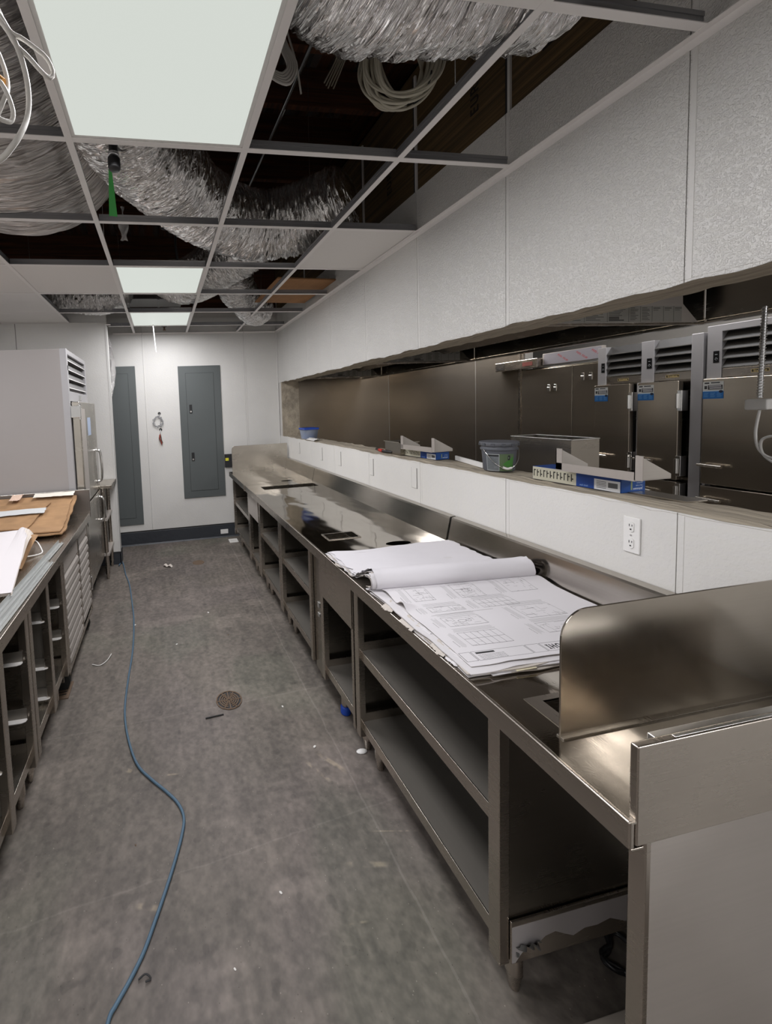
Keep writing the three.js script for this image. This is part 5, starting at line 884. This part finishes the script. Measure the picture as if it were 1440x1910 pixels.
{ // steel wall shelves with triangular brackets, resting upside down on a blue carton
  const makeShelf = (label, x, y, z0, z1, turn) => {
    const t = thing('bracket_shelf', label, 'shelf', [x, y, (z0 + z1) / 2]), L = z0 - z1;
    const loc = (g) => g.translate(0, 0, -L / 2).rotateY(turn).translate(x, y, (z0 + z1) / 2);
    obj('shelf_plate', loc(plate([[0, 0], [0.145, 0], [0.145, 0.004], [0.004, 0.004], [0.004, 0.03], [0, 0.03]], 'xy', 0, L)), M.filmSteel, t);
    for (const z of [0, L - 0.003]) { const b = obj('bracket', loc(plate([[0, 0.004], [0.145, 0.004], [0.145, 0.016], [0.012, 0.085], [0, 0.085]], 'xy', z, z + 0.003)), std({ color: lin(0.62, 0.60, 0.58), metalness: 0.3, roughness: 0.5, map: brushColor }), t); obj('bracket_flange', loc(bx(0, 0.003, 0.004, 0.085, z - 0.0, z + 0.024)), M.filmSteel, b); }
    return t;
  };
  makeShelf('steel bracket shelf with two triangular ends lying on the long blue carton', 1.505, SILL + 0.068, -1.075, -1.345, 0.0);
  makeShelf('smaller-looking steel bracket shelf farther along the sill on the far blue carton', 1.535, SILL + 0.055, -2.14, -2.42, 0.08);
  const side = canvasTex(1024, 128, (c, W, H) => { c.fillStyle = '#0f3b86'; c.fillRect(0, 0, W, H); c.fillStyle = '#b9b6a4'; c.fillRect(0, 0, 560, H); c.fillStyle = '#24221f'; for (let i = 0; i < 12; i++) { c.fillRect(14 + i * 44, 26, 12, 70); c.fillRect(14 + i * 44, 26 + (i % 3) * 20, 28, 12); } c.fillStyle = '#cfd0d2'; c.fillRect(760, 34, 264, 94); c.fillStyle = '#57585a'; c.fillRect(905, 54, 95, 44); for (let i = 0; i < 5; i++) c.fillRect(785, 50 + i * 14, 100, 5); c.fillStyle = '#9fb4d6'; c.font = '22px sans-serif'; c.fillText('wall shelf', 600, 118); });
  const end = canvasTex(512, 256, (c, W, H) => { c.fillStyle = '#0d4a96'; c.fillRect(0, 0, W, H); c.save(); c.translate(W / 2, H / 2); c.rotate(Math.PI); c.fillStyle = '#dfe6ee'; c.font = 'bold 52px sans-serif'; c.fillText('Johnson', -200, -60); c.font = '30px sans-serif'; c.fillText('Blue Trade', -200, -10); c.fillText('hardware', -200, 34); c.fillStyle = '#8c9a72'; c.fillRect(20, -90, 34, 150); c.restore(); });
  const carton = (label, x0, x1, z0, z1, h, turn) => {
    const t = thing('carton', label, 'box', [(x0 + x1) / 2, SILL + 0.006, (z0 + z1) / 2]), px = (x0 + x1) / 2, pz = (z0 + z1) / 2;
    const g = bx(x0 - px, x1 - px, 0, h, z1 - pz, z0 - pz, 0.0015).rotateY(turn).translate(px, SILL + 0.006, pz); obj('carton_box', g, std({ color: lin(0.008, 0.05, 0.22), roughness: 0.5 }), t);
    obj('side_print', new THREE.PlaneGeometry(z0 - z1 - 0.004, h - 0.002).rotateY(-Math.PI / 2).translate(x0 - px - 0.0008, h / 2, 0).rotateY(turn).translate(px, SILL + 0.006, pz), std({ map: side, roughness: 0.5 }), t);
    obj('end_print', new THREE.PlaneGeometry(x1 - x0 - 0.002, h - 0.002).translate(0, h / 2, z0 - pz + 0.0008).rotateY(turn).translate(px, SILL + 0.006, pz), std({ map: end, roughness: 0.5 }), t);
  };
  carton('long blue carton with a white label under the near bracket shelf', 1.565, 1.672, -1.165, -1.50, 0.055, 0.03);
  carton('blue carton under the far bracket shelf, partly shaded', 1.585, 1.675, -2.17, -2.47, 0.045, 0.05);
  const f = thing('steel_tray', 'small dark open steel tray standing on the sill left of the far bracket shelf', 'tray', [1.60, SILL, -2.56]);
  const y = SILL + 0.006; obj('tray_wall', [bx(1.545, 1.548, y, y + 0.085, -2.64, -2.46), bx(1.67, 1.673, y, y + 0.085, -2.64, -2.46), bx(1.545, 1.673, y, y + 0.085, -2.643, -2.64), bx(1.545, 1.673, y, y + 0.085, -2.46, -2.457)], M.steelDark, f); obj('tray_rim', [bx(1.538, 1.552, y + 0.083, y + 0.087, -2.65, -2.45), bx(1.538, 1.68, y + 0.083, y + 0.087, -2.462, -2.45)], M.steelTop, f);
  const tl = thing('hand_tool', 'small red-handled hand tool lying on the sill beside the steel tray', 'tool', [1.56, y, -2.72]);
  obj('grip', bar([1.55, y + 0.012, -2.73], [1.535, y + 0.012, -2.66], 0.011), M.red, tl); obj('jaw', bar([1.535, y + 0.011, -2.66], [1.55, y + 0.011, -2.56], 0.009), M.blackPlastic, tl); obj('grip_end', bar([1.565, y + 0.012, -2.80], [1.552, y + 0.012, -2.735], 0.008), M.blackPlastic, tl);
  // clear tub with a blue lid at the far end
  const tub = thing('plastic_tub', 'clear plastic tub with a blue lid at the far left end of the sill', 'tub', [1.57, y, -4.18]);
  const P = (h0, h1, a, b) => grid(4, 1, (u, v) => { const k = [[-1, -1], [1, -1], [1, 1], [-1, 1], [-1, -1]][Math.round(u * 4)], s = a + (b - a) * v; return [1.565 + k[0] * s, y + h0 + (h1 - h0) * v, -4.2 + k[1] * s * 1.1]; });
  obj('tub_wall', P(0, 0.10, 0.062, 0.075), phys({ color: lin(0.62, 0.70, 0.85), roughness: 0.25, transmission: 0.7, thickness: 0, side: THREE.DoubleSide }), tub);
  obj('tub_base', bx(1.503, 1.627, y, y + 0.003, -4.268, -4.132), M.whiteSoft, tub);
  obj('lid', bx(1.482, 1.648, y + 0.098, y + 0.118, -4.292, -4.108, 0.006), M.blue, tub);
  obj('contents', bx(1.515, 1.615, y + 0.003, y + 0.05, -4.255, -4.15, 0.012), std({ color: lin(0.2, 0.26, 0.38), roughness: 0.7 }), tub);
  solo('plastic_wrap', grid(16, 12, (u, v) => [1.485 + u * 0.10, y + 0.002 + 0.03 * fbm(u, v, 5, 5, 3, 951) * Math.sin(Math.PI * u) , -4.08 + v * 0.22]), Object.assign(M.whiteSoft.clone(), { side: THREE.DoubleSide }), 'crumpled white plastic wrap on the sill in front of the clear tub', 'plastic');
  const ang = grid(10, 1, (u, v) => [1.66 + v * 0.05, y + 0.004 + v * 0.0, -0.95 - u * 0.3]); solo('steel_strip', bx(1.60, 1.68, y, y + 0.004, -1.17, -1.0).rotateY(0.0), M.steelTop, 'short flat steel strip lying on the sill beside the long blue carton', 'strip');
}
// ---- ceiling panels in the kitchen aisle, hidden from us by the hoods or outside the picture ----
[[4.02, -2.75, 0.3, 1.1, 'long lit ceiling panel over the cook-line aisle before the refrigerators, hidden behind the hoods'], [4.02, -5.1, 0.3, 1.1, 'long lit ceiling panel over the far end of the cook-line aisle, hidden behind the hoods'], [3.5, 1.9, 0.56, 1.15, 'lit ceiling panel over the open end of the cook line, outside the picture']].forEach(([x, z, w, d, label], i) => {
  const k = [1, 3.4, 2.6][i], t = thing('ceiling_light', label, 'ceiling light', [x, 2.73, z]);
  obj('diffuser', bx(x - w / 2, x + w / 2, 2.735, 2.745, z - d / 2, z + d / 2), M.glow, t); obj('frame', bx(x - w / 2 - 0.02, x + w / 2 + 0.02, 2.7455, 2.7495, z - d / 2 - 0.02, z + d / 2 + 0.02), M.white, t);
  const l = new THREE.RectAreaLight(PANEL_COLOR, KITCHEN_LIGHT * k, w, d); l.position.set(x, 2.722, z); l.lookAt(x, 0, z); scene.add(l);
});
renderer.render(scene, camera);
